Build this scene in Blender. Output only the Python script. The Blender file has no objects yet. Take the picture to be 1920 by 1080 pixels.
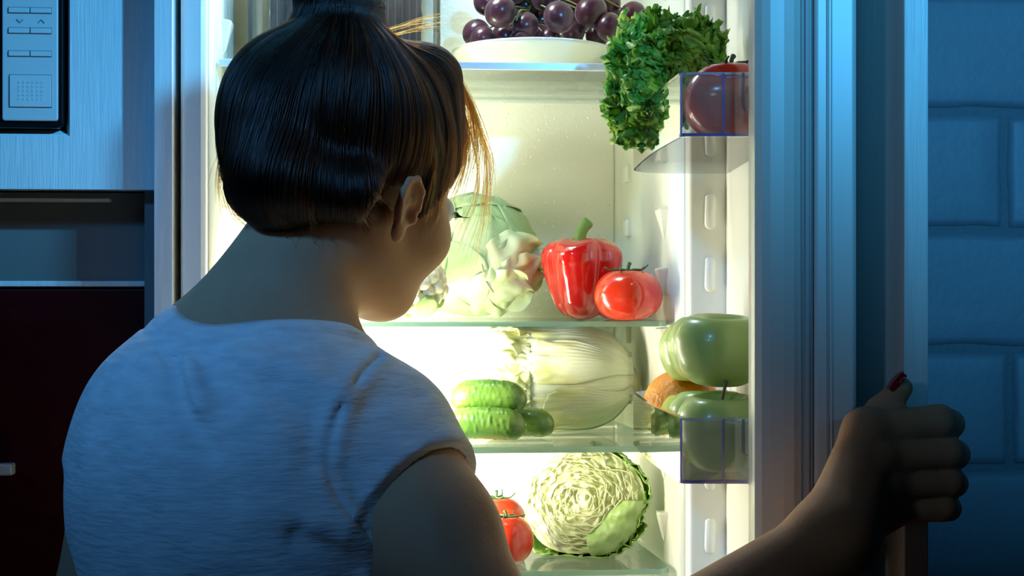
import bpy, math, random
import numpy as np
from mathutils import Vector, Matrix, noise as mnoise

random.seed(7)
rng = np.random.default_rng(7)
S = bpy.context.scene
COL = S.collection
PI = math.pi

# ------------------------------------------------------------------ camera, world, lights, exposure
FOC, CX, CY, YAW, CAMY, CAMZ = 2655.0, 960.0, 555.0, math.radians(4.5), -1.48, 1.38
SN, CS = math.sin(YAW), math.cos(YAW)
cam_d = bpy.data.cameras.new('camera'); cam = bpy.data.objects.new('camera', cam_d); COL.objects.link(cam)
cam.location = (0, CAMY, CAMZ); cam.rotation_euler = (PI/2, 0, -YAW)
cam_d.sensor_width = 36.0; cam_d.lens = FOC/1920*36; cam_d.shift_y = (CY-540)/1920
cam_d.clip_start = 0.02
S.camera = cam

w = bpy.data.worlds.new('night'); S.world = w; w.use_nodes = True
w.node_tree.nodes['Background'].inputs[0].default_value = (0.05, 0.14, 0.30, 1)
w.node_tree.nodes['Background'].inputs[1].default_value = 0.012

def light(name, kind, loc, power, color, target=None, **kw):
    d = bpy.data.lights.new(name, kind); d.energy = power; d.color = color
    for k, v in kw.items(): setattr(d, k, v)
    o = bpy.data.objects.new(name, d); COL.objects.link(o); o.location = loc
    if target is not None:
        o.rotation_euler = (Vector(target)-Vector(loc)).to_track_quat('-Z', 'Y').to_euler()
    return o
BLUE = (0.075, 0.50, 1.0)
# unseen blue spot high on the right, beam narrowed to the tall cabinet
light('blue_spot_right', 'SPOT', (2.05, -1.95, 3.05), 560, BLUE, (-0.47, 0.0, 2.13), spot_size=math.radians(27), spot_blend=0.38, shadow_soft_size=0.05)
# blue fills added behind the viewer, for the woman and for door and wall
light('shirt_fill', 'SPOT', (-1.5, -2.1, 2.9), 160, (0.10, 0.42, 1.0), (-0.20, -0.35, 1.56), spot_size=math.radians(19.5), spot_blend=1.0, shadow_soft_size=0.15)
light('door_wall_fill', 'SPOT', (0.62, -3.1, 2.10), 380, BLUE, (0.74, -0.3, 1.97), spot_size=math.radians(35), spot_blend=1.0, shadow_soft_size=0.05)
# added dim fill from the left, no source there, brightens the door panel
light('panel_fill', 'SPOT', (-1.2, -1.75, 2.05), 6.5, (0.66, 0.85, 1.0), (0.37, -0.46, 1.46), spot_size=math.radians(30), spot_blend=1.0, shadow_soft_size=0.10)
# fridge light: unseen lamps at the lower shelves and roof, plus added fills
WARM = (1.0, 0.94, 0.76)
light('food_fill_strip', 'AREA', (-0.188, 0.006, 1.22), 3.7, WARM, (0.25, 0.19, 1.22), shape='RECTANGLE', size=0.02, size_y=0.34)  # strip added behind the front rim to brighten the food
light('fridge_lamp_mid', 'AREA', (-0.06, 0.05, 1.285), 3.4, WARM, (-0.03, 0.30, 1.285), shape='RECTANGLE', size=0.20, size_y=0.05)
light('fridge_lamp_low', 'AREA', (-0.06, 0.05, 1.150), 3.2, WARM, (-0.03, 0.30, 1.150), shape='RECTANGLE', size=0.20, size_y=0.05)
light('upper_back_fill', 'AREA', (-0.06, 0.05, 1.50), 0.60, WARM, (0.02, 0.30, 1.50), shape='RECTANGLE', size=0.16, size_y=0.10)  # added fill, brightens the back wall of the upper compartment
light('cheek_fill', 'POINT', (-0.085, 0.055, 1.390), 0.9, WARM, shadow_soft_size=0.02)  # added fill hidden behind the cheek, brightens face and neck
light('fridge_lamp_top', 'POINT', (0.02, 0.03, 1.86), 3.4, (0.82, .95, 1.0), shadow_soft_size=0.05)

S.view_settings.view_transform = 'Standard'; S.view_settings.look = 'None'
S.view_settings.gamma = 1.0; S.view_settings.use_curve_mapping = False
S.view_settings.exposure = 0.0
try:
    S.cycles.use_denoising = True
    S.cycles.transparent_max_bounces = 24
    S.cycles.max_bounces = 14
    S.cycles.sample_clamp_indirect = 6.0
    S.cycles.caustics_reflective = False
except Exception: pass

# ------------------------------------------------------------------ helpers
def W(px, py, Y):
    """world point seen at a photo pixel, at world depth y = Y"""
    D = Y-CAMY; k = (px-CX)/FOC
    x = (k*CS*D + D*SN)/(CS-k*SN)
    fd = x*SN + D*CS
    return np.array([x, Y, CAMZ-(py-CY)*fd/FOC])

MATS = {}
def nd(t, typ, **ins):
    n = t.nodes.new(typ)
    for k, v in ins.items():
        if k.startswith('_'): setattr(n, k[1:], v)
        else: n.inputs[k.replace('__', ' ')].default_value = v
    return n
def mat(name, col=(.8, .8, .8), rough=.5, metal=0., spec=.5, var=None, vscale=20., vstretch=(1, 1, 1), bump=0., bscale=80., bstretch=(1, 1, 1),
        sss=0., sssr=(1, .4, .2), trans=0., coat=0., sheen=0., detail=4.):
    """principled material; var = second colour mixed in by noise, bump = fine relief"""
    if name in MATS: return MATS[name]
    m = bpy.data.materials.new(name); m.use_nodes = True; t = m.node_tree
    p = t.nodes['Principled BSDF']
    p.inputs['Base Color'].default_value = (*col, 1); p.inputs['Roughness'].default_value = rough
    p.inputs['Metallic'].default_value = metal; p.inputs['Specular IOR Level'].default_value = spec
    p.inputs['Coat Weight'].default_value = coat; p.inputs['Sheen Weight'].default_value = sheen
    if sss:
        p.inputs['Subsurface Weight'].default_value = sss; p.inputs['Subsurface Radius'].default_value = sssr
        p.inputs['Subsurface Scale'].default_value = .02
    tc = nd(t, 'ShaderNodeTexCoord')
    def tex(scale, stretch, det):
        mp = nd(t, 'ShaderNodeMapping'); mp.inputs['Scale'].default_value = stretch
        t.links.new(tc.outputs['Object'], mp.inputs['Vector'])
        n = nd(t, 'ShaderNodeTexNoise', Scale=scale, Detail=det); t.links.new(mp.outputs[0], n.inputs['Vector'])
        return n
    if var is not None:
        n = tex(vscale, vstretch, detail); r = nd(t, 'ShaderNodeValToRGB')
        r.color_ramp.elements[0].position = .35; r.color_ramp.elements[1].position = .65
        r.color_ramp.elements[0].color = (*col, 1); r.color_ramp.elements[1].color = (*var, 1)
        t.links.new(n.outputs['Fac'], r.inputs[0]); t.links.new(r.outputs[0], p.inputs['Base Color'])
    if bump:
        n = tex(bscale, bstretch, 3.); b = nd(t, 'ShaderNodeBump', Strength=1., Distance=bump)
        t.links.new(n.outputs['Fac'], b.inputs['Height']); t.links.new(b.outputs[0], p.inputs['Normal'])
    if trans:
        tr = nd(t, 'ShaderNodeBsdfTranslucent'); mx = nd(t, 'ShaderNodeMixShader', Fac=trans)
        src = p.inputs['Base Color'].links
        if src: t.links.new(src[0].from_socket, tr.inputs['Color'])
        else: tr.inputs['Color'].default_value = (*col, 1)
        o = t.nodes['Material Output']
        t.links.new(p.outputs[0], mx.inputs[1]); t.links.new(tr.outputs[0], mx.inputs[2]); t.links.new(mx.outputs[0], o.inputs['Surface'])
    MATS[name] = m
    return m
def clear(name, tint=(1, 1, 1), gloss=.10, rough=.03, body=None, bodyfac=0.):
    """clear plastic or glass sheet: tinted see-through with a fresnel gloss, optionally a little body colour"""
    if name in MATS: return MATS[name]
    m = bpy.data.materials.new(name); m.use_nodes = True; t = m.node_tree
    t.nodes.remove(t.nodes['Principled BSDF']); o = t.nodes['Material Output']
    a = nd(t, 'ShaderNodeBsdfTransparent'); a.inputs[0].default_value = (*tint, 1)
    g = nd(t, 'ShaderNodeBsdfGlossy', Roughness=rough)
    base = a
    if body:
        d = nd(t, 'ShaderNodeBsdfDiffuse'); d.inputs[0].default_value = (*body, 1)
        tl = nd(t, 'ShaderNodeBsdfTranslucent'); tl.inputs[0].default_value = (*body, 1)
        x = nd(t, 'ShaderNodeMixShader', Fac=.5); t.links.new(d.outputs[0], x.inputs[1]); t.links.new(tl.outputs[0], x.inputs[2])
        y = nd(t, 'ShaderNodeMixShader', Fac=bodyfac); t.links.new(a.outputs[0], y.inputs[1]); t.links.new(x.outputs[0], y.inputs[2]); base = y
    lw = nd(t, 'ShaderNodeLayerWeight', Blend=.12)
    mu = nd(t, 'ShaderNodeMath', _operation='MULTIPLY_ADD'); mu.inputs[1].default_value = .8; mu.inputs[2].default_value = gloss*.4
    t.links.new(lw.outputs['Fresnel'], mu.inputs[0])
    x = nd(t, 'ShaderNodeMixShader'); t.links.new(mu.outputs[0], x.inputs[0]); t.links.new(base.outputs[0], x.inputs[1]); t.links.new(g.outputs[0], x.inputs[2])
    t.links.new(x.outputs[0], o.inputs['Surface'])
    MATS[name] = m
    return m

def link(o, parent=None, kind=None, label=None, cat=None, group=None):
    COL.objects.link(o)
    if parent is not None:
        o.parent = parent; o.matrix_parent_inverse = parent.matrix_basis.inverted()
    if kind: o['kind'] = kind
    if label: o['label'] = label
    if cat: o['category'] = cat
    if group: o['group'] = group
    return o
def obj(name, v, f, m, parent=None, smooth=False, bevel=0., seg=2, solid=0., subsurf=0, local=False, **kw):
    me = bpy.data.meshes.new(name)
    me.from_pydata([tuple(map(float, p)) for p in v], [], [tuple(map(int, q)) for q in f]); me.update()
    for mm in (m if isinstance(m, (list, tuple)) else [m]): me.materials.append(mm)
    if smooth: me.polygons.foreach_set('use_smooth', [True]*len(me.polygons))
    o = bpy.data.objects.new(name, me)
    if solid:
        x = o.modifiers.new('solid', 'SOLIDIFY'); x.thickness = solid; x.offset = 0
    if bevel:
        x = o.modifiers.new('bevel', 'BEVEL'); x.width = bevel; x.segments = seg; x.limit_method = 'ANGLE'; x.angle_limit = math.radians(40)
        x.harden_normals = False
    if subsurf:
        x = o.modifiers.new('sub', 'SUBSURF'); x.levels = x.render_levels = subsurf
    link(o, parent, **kw)
    if local and parent is not None: o.matrix_parent_inverse = Matrix.Identity(4)
    return o
def empty(name, loc=(0, 0, 0), rot=(0, 0, 0), **kw):
    o = bpy.data.objects.new(name, None); o.location = loc; o.rotation_euler = rot; o.empty_display_size = .05
    return link(o, None, **kw)
BF = [(0, 3, 2, 1), (4, 5, 6, 7), (0, 1, 5, 4), (1, 2, 6, 5), (2, 3, 7, 6), (3, 0, 4, 7)]
def boxvf(a, b):
    (x0, y0, z0), (x1, y1, z1) = a, b
    return [(x0, y0, z0), (x1, y0, z0), (x1, y1, z0), (x0, y1, z0), (x0, y0, z1), (x1, y0, z1), (x1, y1, z1), (x0, y1, z1)], BF
def box(name, a, b, m, parent=None, bevel=0., **kw):
    a, b = [min(p, q) for p, q in zip(a, b)], [max(p, q) for p, q in zip(a, b)]
    v, f = boxvf(a, b)
    return obj(name, v, f, m, parent, bevel=bevel, **kw)
def merge(parts):
    V, F = [], []
    for v, f in parts:
        n = len(V); V += [tuple(p) for p in v]; F += [tuple(n+i for i in q) for q in f]
    return V, F
def prism(poly, z0, z1):
    """closed polygon [(x,y)] extruded in z"""
    n = len(poly)
    v = [(x, y, z0) for x, y in poly]+[(x, y, z1) for x, y in poly]
    f = [(i, (i+1) % n, n+(i+1) % n, n+i) for i in range(n)]+[tuple(range(n-1, -1, -1)), tuple(range(n, 2*n))]
    a = sum(poly[i][0]*poly[(i+1) % n][1]-poly[(i+1) % n][0]*poly[i][1] for i in range(n))
    if a < 0: f = [q[::-1] for q in f]
    return v, f
def tube(path, r, n=8, cap=True):
    path = [np.array(p, float) for p in path]; k = len(path)
    rr = r if isinstance(r, (list, tuple, np.ndarray)) else [r]*k
    V, F = [], []
    up = np.array([0.123, .3, 1.0])
    for i, p in enumerate(path):
        d = path[min(i+1, k-1)]-path[max(i-1, 0)]; d = d/(np.linalg.norm(d)+1e-12)
        if i == 0:
            a = np.cross(d, up); a = np.cross(d, np.array([1., .2, 0.])) if np.linalg.norm(a) < 1e-3 else a
        else: a = a-d*np.dot(a, d)
        a = a/(np.linalg.norm(a)+1e-12); b = np.cross(d, a)
        for j in range(n):
            t = 2*PI*j/n; V.append(p+rr[i]*(math.cos(t)*a+math.sin(t)*b))
    for i in range(k-1):
        for j in range(n):
            F.append((i*n+j, i*n+(j+1) % n, (i+1)*n+(j+1) % n, (i+1)*n+j))
    if cap: F += [tuple(range(n-1, -1, -1)), tuple(range((k-1)*n, k*n))]
    return V, F
def spline(pts, n):
    """Catmull-Rom through pts, n samples"""
    P = np.array(pts, float); P = np.vstack([2*P[0]-P[1], P, 2*P[-1]-P[-2]])
    out = []
    for t in np.linspace(0, len(pts)-1, n):
        i = min(int(t), len(pts)-2); u = t-i; a, b, c, d = P[i], P[i+1], P[i+2], P[i+3]
        out.append(.5*((2*b)+(-a+c)*u+(2*a-5*b+4*c-d)*u*u+(-a+3*b-3*c+d)*u**3))
    return np.array(out)
def grid_surface(nu, nv, fn, wrap=True):
    """fn(u in 0..2pi, v in 0..1) -> xyz ; closed in u; poles at v = 0 and 1"""
    V, F = [], []
    for j in range(nv+1):
        for i in range(nu):
            V.append(fn(2*PI*i/nu, j/nv))
    for j in range(nv):
        for i in range(nu):
            F.append((j*nu+i, j*nu+(i+1) % nu, (j+1)*nu+(i+1) % nu, (j+1)*nu+i))
    F += [tuple(range(nu-1, -1, -1)), tuple(range(nv*nu, (nv+1)*nu))]
    return V, F
def sheet(nu, nv, fn):
    V = [fn(i/nu, j/nv) for j in range(nv+1) for i in range(nu+1)]
    F = [(j*(nu+1)+i, j*(nu+1)+i+1, (j+1)*(nu+1)+i+1, (j+1)*(nu+1)+i) for j in range(nv) for i in range(nu)]
    return V, F
def nz(x, y, z, s=1.): return mnoise.noise(Vector((x*s, y*s, z*s)))
def dup(root, loc, rot=None, scale=None, label=None, group=None):
    r = root.copy(); COL.objects.link(r); r.location = loc
    if rot is not None: r.rotation_euler = rot
    if scale is not None: r.scale = (scale, scale, scale) if not isinstance(scale, tuple) else scale
    if label: r['label'] = label
    if group: r['group'] = group
    for ch in root.children:
        c = ch.copy(); COL.objects.link(c); c.parent = r; c.matrix_parent_inverse = ch.matrix_parent_inverse.copy()
    return r
# ------------------------------------------------------------------ materials of the setting
M_wall = mat('painted_wall', (.15, .165, .20), .55, var=(.135, .15, .18), vscale=9, bump=.0005, bscale=110)
M_mortar = mat('painted_mortar', (.085, .10, .12), .7, bump=.002, bscale=90)
M_floor = mat('dark_floor', (.10, .09, .08), .5, var=(.14, .12, .10), vscale=6)
M_wood = mat('pale_woodgrain', (.78, .80, .80), .42, var=(.70, .73, .74), vscale=30, vstretch=(9, 9, .5), bump=.0006, bscale=55, bstretch=(9, 9, .35), spec=.4)
M_edge = mat('pale_edging', (.80, .82, .82), .4, var=(.72, .75, .76), vscale=24, vstretch=(8, 8, .5), bump=.0004, bscale=40, bstretch=(9, 9, .3))
M_black = mat('black_plastic', (.006, .006, .007), .25)
M_dark = mat('dark_void', (.012, .012, .012), .8)
M_red = mat('dark_red_front', (.040, .0012, .003), .30, var=(.034, .001, .0025), vscale=4)
M_silver = mat('satin_silver', (.62, .65, .66), .34, metal=.0, spec=.6)
M_white = mat('white_enamel', (.80, .82, .80), .32, spec=.5)
M_liner = mat('cream_liner', (.80, .80, .68), .30, spec=.5, var=(.78, .79, .67), vscale=3)

# ------------------------------------------------------------------ structure
box('floor', (-2.2, -3.4, -.05), (2.2, .8, 0), M_floor, kind='structure')
box('wall_back', (-2.2, .62, 0), (.46, .70, 2.6), M_wall, kind='structure')
box('wall_left', (-2.28, -3.0, 0), (-2.2, .7, 2.6), M_wall, kind='structure')
BX0, BX1 = .44, 1.70
wr = box('wall_right', (BX0, .012, 0), (BX1, .09, 2.6), M_mortar, kind='structure')
# painted sand-lime blocks standing proud of their joints
PITCH, BL, J = .1285, .25, .006
def brick_mesh(w_, h_, seed):
    V, F = [], []
    us = sorted(set([0., .010, .04]+[.04+.92*k/9 for k in range(10)]+[.990, 1.]))
    vs = sorted(set([0., .020, .08]+[.08+.84*k/6 for k in range(7)]+[.980, 1.]))
    nx, nzz = len(us)-1, len(vs)-1
    for j, v in enumerate(vs):
        for i, u in enumerate(us):
            x, z = u*w_, v*h_
            x += .0034*nz(z*28, seed*1.7, .4) if i in (0, 1, nx-1, nx) else 0
            z += .0034*nz(x*28, seed*1.7, 2.4) if j in (0, 1, nzz-1, nzz) else 0
            edge = i in (0, nx) or j in (0, nzz); e1 = i in (1, nx-1) or j in (1, nzz-1)
            y = .010 if edge else (-.0010 if e1 else -.0028-.0006*nz(x, z, seed*2.3, 30))
            V.append((x, y, z))
    for j in range(nzz):
        for i in range(nx):
            a = j*(nx+1)+i; F.append((a, a+1, a+nx+2, a+nx+1))
    me = bpy.data.meshes.new('brick'); me.from_pydata(V, [], F); me.materials.append(M_wall)
    me.polygons.foreach_set('use_smooth', [True]*len(F))
    return me
bms = [brick_mesh(BL-J, PITCH-J, s) for s in range(7)]
k = 0
for row in range(-7, 9):
    z0 = 1.3226+row*PITCH
    off = .653 if row % 2 == 0 else .653-BL/2
    # rows whose joint shows beside the panel: the two courses at 1.19-1.32 and 1.45-1.58
    off = .653+(0.006 if row < 0 else 0) if row % 2 else .653-BL/2
    for c in range(-1, 5):
        x0 = off+c*BL
        if x0+BL > BX1 or x0+BL < BX0+.03: continue
        me = bms[k % len(bms)]; k += 1
        if x0 < BX0:
            wd = x0+BL-BX0; me = brick_mesh(wd-J, PITCH-J, k+20); x0 = BX0
        o = bpy.data.objects.new('brick', me); o.location = (x0+J/2, .012-.004, z0+J/2+random.uniform(-.001, .001)); link(o, wr)

# ------------------------------------------------------------------ fridge housing of tall cabinet boards
hs = empty('fridge_cabinet', (-.24, .2, 0), label='tall pale wood-grain housing boards around the open fridge with its door panel', cat='cabinet')
box('side_board', (-.2493, -.02, 0), (-.2308, .56, 2.25), M_edge, hs, bevel=.0008)
box('side_board', (.372, .0, 0), (.39, .56, 2.25), M_edge, hs, bevel=.0008)
box('top_board', (-.2308, .02, 2.0), (.372, .56, 2.02), M_edge, hs)
box('back_board', (-.2308, .55, 0), (.372, .56, 2.0), M_dark, hs)
# door frame in plan: s runs from hinge to free edge, t towards the food side
DD = np.array([-.086, -.9963]); DN = np.array([-.9963, .086]); DB = np.array([.3338, -.03])
def dp(s, t): p = DB+s*DD+t*DN; return (float(p[0]), float(p[1]))
def dprism(pts, z0, z1): return prism([dp(s, t) for s, t in pts], z0, z1)
v, f = dprism([(.0, -.084), (.4525, -.084), (.4525, -.0665), (.0, -.0665)], .70, 1.96)
obj('door_panel', v, f, M_edge, hs, bevel=.0009)
for zz in (.95, 1.80):   # slide brackets that tie the panel to the fridge door
    v, f = dprism([(.10, -.0665), (.16, -.0665), (.16, -.0376), (.10, -.0376)], zz, zz+.03)
    obj('slide_bracket', v, f, M_silver, hs)

# ------------------------------------------------------------------ tall cabinet on the left with a built-in microwave
YF = .012      # fascia plane
oc = empty('oven_cabinet', (-.55, .2, 0), label='tall pale wood-grain cabinet with built-in microwave and dark red drawer front below', cat='cabinet')
XL, XR = -.85, -.2500
def zat(py, Y, px=150): return float(W(px, py, Y)[2])
def xat(px, Y): return float(W(px, 555, Y)[0])
zb = zat(355, YF)
mx1, mz0 = xat(131, YF), zat(256, YF)      # routed edge around the microwave
ix1, iz0 = xat(120, YF), zat(243, YF)
mz1, mx0 = 1.95, -.80
# fascia ring: right stile, bottom rail, upper rail, left stile with a sloped inner edge
box('stile', (mx1, YF, zb), (XR, YF+.02, 2.1), M_wood, oc)
M_woodh = mat('pale_woodgrain_rail', (.78, .80, .80), .42, var=(.70, .73, .74), vscale=30, vstretch=(9, 9, .5), bump=.0006, bscale=55, bstretch=(9, 9, .35), spec=.4)
box('bottom_rail', (XL, YF, zb), (mx1, YF+.02, mz0), M_woodh, oc)
box('stile', (XL, YF, mz0), (mx0, YF+.02, 2.1), M_wood, oc)
box('top_rail', (mx0, YF, mz1), (mx1, YF+.02, 2.1), M_woodh, oc)
d = .010
obj('routed_edge', *merge([([(mx1, YF, mz0), (mx1, YF, mz1), (ix1, YF+d, mz1), (ix1, YF+d, iz0)], [(0, 1, 2, 3)]),
    ([(mx1, YF, mz0), (ix1, YF+d, iz0), (mx0, YF+d, iz0), (mx0, YF, mz0)], [(0, 1, 2, 3)])]), M_wood, oc)
box('carcass_side', (XR-.018, YF+.02, 0), (XR, .58, 2.1), mat('dark_grey_front', (.16, .165, .16), .45), oc)  # dark grey stands in for the shade of the fridge side board
YN = .062      # set-back front under the fascia
box('carcass_bottom', (XL, YF+.02, zb+.002), (XR-.018, .56, zb+.018), M_wood, oc)
zl0, zl1 = zat(378, YF+.018), zat(372, YF+.018)
box('light_rail', (XL, YF+.018, zl0), (xat(205, YF+.018), YF+.030, zl1), M_edge, oc, bevel=.0006)
zp = zat(527, YN)
box('drawer_front', (XL, YN, zp), (XR, YN+.018, zb), mat('dark_grey_front', (.16, .165, .16), .45), oc, label='dark grey front')
box('finger_ledge', (XL, YN-.006, zp-.006), (XR, YN+.018, zp), M_edge, oc, bevel=.001)
M_r = M_red
box('red_drawer_front', (XL, YN-.004, .80), (XR, YN+.016, zp-.009), M_r, oc, bevel=.001, label='dark red glossy front')
box('red_drawer_front', (XL, YN-.004, .10), (XR, YN+.016, .794), M_r, oc, bevel=.001, label='dark red glossy front')
box('plinth', (XL, YN+.03, 0), (XR, YN+.05, .10), M_dark, oc)
hx1, hz0, hz1 = xat(25, YN-.03), zat(890, YN-.03), zat(868, YN-.03)
box('bar_handle', (hx1-.25, YN-.034, hz0), (hx1, YN-.020, hz1), M_silver, oc, bevel=.002)
box('handle_post', (hx1-.02, YN-.022, hz0+.002), (hx1-.008, YN-.003, hz1-.002), M_silver, oc)

# microwave oven set into the fascia
mw = empty('microwave', (-.5, .1, iz0), label='built-in microwave with black frame and silver push-button panel', cat='microwave')
FY = YF-.004
def rrect(x0, z0, x1, z1, r, n=5, corners=(1, 1, 1, 1)):
    out = []
    for (cx, cz, a0, on) in ((x0+r, z0+r, PI, corners[0]), (x1-r, z0+r, 1.5*PI, corners[1]), (x1-r, z1-r, 0, corners[2]), (x0+r, z1-r, .5*PI, corners[3])):
        for q in range(n+1):
            a = a0+.5*PI*q/n; out.append((cx+r*math.cos(a), cz+r*math.sin(a)))
    return out
def yprism(poly, y0, y1):
    v, f = prism(poly, y0, y1)
    return [(a, c, b) for a, b, c in v], [q[::-1] for q in f]
fx1, fz0 = xat(118, FY), zat(241, FY)
v, f = yprism(rrect(mx0+.01, fz0, fx1, mz1-.01, .007), FY, .45)
obj('body', v, f, M_black, mw, bevel=.0012, label='black frame and body')
px0, px1 = xat(5, FY), xat(109.5, FY); pz0 = zat(228, FY)
v, f = yprism(rrect(px0, pz0, px1, mz1-.02, .003), FY-.0028, FY+.004)
cp = obj('control_panel', v, f, M_silver, mw, bevel=.0012, label='silver control panel')
box('door_glass', (mx0+.018, FY-.003, zat(229, FY)), (px0-.0015, FY+.004, mz1-.02), mat('microwave_glass', (.004, .005, .007), .06), mw, bevel=.001, label='black glass door')
M_btn = mat('silver_button', (.64, .67, .68), .36)
M_line = mat('button_gap', (.10, .12, .14), .7)
def button(x0, y0, x1, y1, two=True):
    X0, X1, Z1, Z0 = xat(x0, FY-.003), xat(x1, FY-.003), zat(y0, FY-.003), zat(y1, FY-.003)
    g = .0007
    box('button_well', (X0, FY-.0030, Z0), (X1, FY-.0020, Z1), M_line, cp)
    xs = [X0, (X0+X1)/2, X1] if two else [X0, X1]
    for a, b in zip(xs, xs[1:]):
        box('button', (a+g, FY-.0042, Z0+g), (b-g*.7, FY-.0022, Z1-g), M_btn, cp, bevel=.0004)
for y in (-71, -28, 15, 53, 96): button(15, y, 97, y+12)
button(17, 141, 97, 203, False)
for r_ in range(5):
    for c_ in range(6):
        x, z = xat(38+c_*8.6, FY), zat(156+r_*8, FY)
        v, f = yprism([(x+.0009*math.cos(a), z+.0009*math.sin(a)) for a in [q*PI/3 for q in range(6)]], FY-.0047, FY-.004)
        obj('grip_dot', v, f, M_btn, cp)
def stroke(pts, w_=.0007):
    P = [(xat(a, FY-.003), zat(b, FY-.003)) for a, b in pts]
    return merge([tube([(x, FY-.0030, z) for x, z in P], w_*.6, 5)])
M_ink = mat('print_ink', (.05, .07, .10), .6)
obj('down_arrow', *stroke([(31, 38), (37, 44.5), (43, 38)]), M_ink, cp)
obj('up_arrow', *stroke([(71, 44.5), (77, 38), (83, 44.5)]), M_ink, cp)
# ------------------------------------------------------------------ refrigerator
fr = empty('refrigerator', (.04, .2, .70), label='open built-in white refrigerator lit from inside and filled with vegetables', cat='refrigerator')
Z0, Z1 = .74, 1.90
XA, XB = -.198, .3006          # opening
XA2, XB2, YB = -.182, .284, .320
def quad(*p): return (list(p), [(0, 1, 2, 3)])
# cabinet shell
sh = [boxvf((-.2249, .001, .70), (XA-.004, .50, 1.96)), boxvf((XB+.004, .001, .70), (.333, .50, 1.96)), boxvf((-.2249, .001, Z1+.004), (.333, .50, 1.96)),
      boxvf((-.2249, .001, .70), (.333, .50, Z0-.004)), boxvf((-.2249, YB+.03, .70), (.333, .50, 1.96))]
obj('shell', *merge(sh), M_white, fr, bevel=.001)
# front rim with rounded lip
def lip(x0, x1): return [(x0, .004), (x0, -.004), (x0+.004*(1 if x1 > x0 else -1), -.009), (x1-.006*(1 if x1 > x0 else -1), -.009), (x1-.001*(1 if x1 > x0 else -1), -.006), (x1, .0), (x1, .012)]
v1 = prism(lip(-.2249, XA), .72, 1.94); v2 = prism(lip(.3272, XB), .72, 1.94)
obj('front_rim', *v1, M_white, fr, bevel=.0015); obj('front_rim', *v2, M_white, fr, bevel=.0015)
# liner walls: tapering slightly to the back, with a rounded back corner
def side_wall(xf, xb, sgn):
    pts = [(xf, .0), (xf+.25*(xb-xf), .08), (xb-.1*(xb-xf), .27)]
    c = .022
    for q in range(7):
        a = q/6*PI/2; pts.append((xb-sgn*c*(1-math.cos(a))*1.0, YB-c+c*math.sin(a)))
    V = [(x, y, Z0) for x, y in pts]+[(x, y, Z1) for x, y in pts]; n = len(pts)
    return V, [(i, i+1, n+i+1, n+i) for i in range(n-1)]
obj('side_wall', *side_wall(XA, XA2, -1), M_liner, fr, smooth=True, solid=.003)
obj('side_wall', *side_wall(XB, XB2, 1), M_liner, fr, smooth=True, solid=.003)
M_back = mat('cream_back_panel', (.80, .80, .66), .34, bump=.0006, bscale=240)
box('back_panel', (XA2+.012, YB-.001, Z0), (XB2-.012, YB+.02, Z1), M_liner, fr)
# raised cooling plate on the back wall, edged left and right
px_r = xat(1152, YB-.006)
box('cooling_plate', (-.165, YB-.007, Z0+.05), (px_r, YB, zat(186, YB-.006, 1000)), M_back, fr, bevel=.003, seg=3)
box('cooling_plate', (-.165, YB-.0085, zat(180, YB-.006, 1000)), (px_r+.004, YB, Z1-.03), M_back, fr, bevel=.003, seg=3)
M_drop = mat('water_drop', (.93, .93, .88), .1, spec=.8)
dv = []
for k in range(420):
    x = random.gauss(.175, .05); z = random.uniform(1.36, 1.66)
    if x < .03 or x > px_r-.006: continue
    r_ = random.choice((.0007, .0009, .0012, .0016))
    V = [(x+r_*math.cos(a), YB-.007, z+r_*math.sin(a)) for a in [q*PI/3 for q in range(6)]]+[(x+.6*r_*math.cos(a), YB-.007-.5*r_, z+.6*r_*math.sin(a)) for a in [q*PI/3 for q in range(6)]]
    dv.append((V, [(q, (q+1) % 6, 6+(q+1) % 6, 6+q) for q in range(6)]+[(6, 7, 8, 9, 10, 11)]))
obj('water_droplets', *merge(dv), M_drop, fr, smooth=True, kind='stuff')
obj('liner_top', *quad((XA, 0, Z1), (XB, 0, Z1), (XB2, YB, Z1), (XA2, YB, Z1)), M_liner, fr, solid=.003)
obj('liner_bottom', *quad((XA, 0, Z0), (XB, 0, Z0), (XB2, YB, Z0), (XA2, YB, Z0)), M_liner, fr, solid=.003)
# shelf supports on the side walls: wedge pips in front, flat lugs at the back
ZS = [1.3525, 1.2195, 1.0855]      # glass shelf tops
ZTOP = 1.630
def wall_x(y, right): 
    a, b = (XB, XB2) if right else (XA, XA2)
    return a+(b-a)*min(1, y/.27)
for right in (True, False):
    sg = -1 if right else 1
    for zz in (1.478, 1.412, 1.345, 1.545, 1.615, 1.21, 1.14, 1.07, 1.68, 1.745):
        y0 = .085; x = wall_x(y0, right)
        V = [(x, y0-.016, zz), (x, y0+.016, zz), (x, y0, zz-.040), (x+sg*.011, y0-.013, zz-.001), (x+sg*.011, y0+.013, zz-.001), (x+sg*.003, y0, zz-.034)]
        obj('shelf_support', V, [(0, 1, 4, 3), (0, 3, 5, 2), (1, 2, 5, 4), (3, 4, 5)], M_liner, fr, bevel=.0025, seg=2)
        y1 = .272; x = wall_x(y1, right)
        v, f = boxvf((x-.006, y1-.014, zz-.024), (x+.006, y1+.010, zz-.002)); obj('shelf_lug', v, f, M_liner, fr, bevel=.003)

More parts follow.
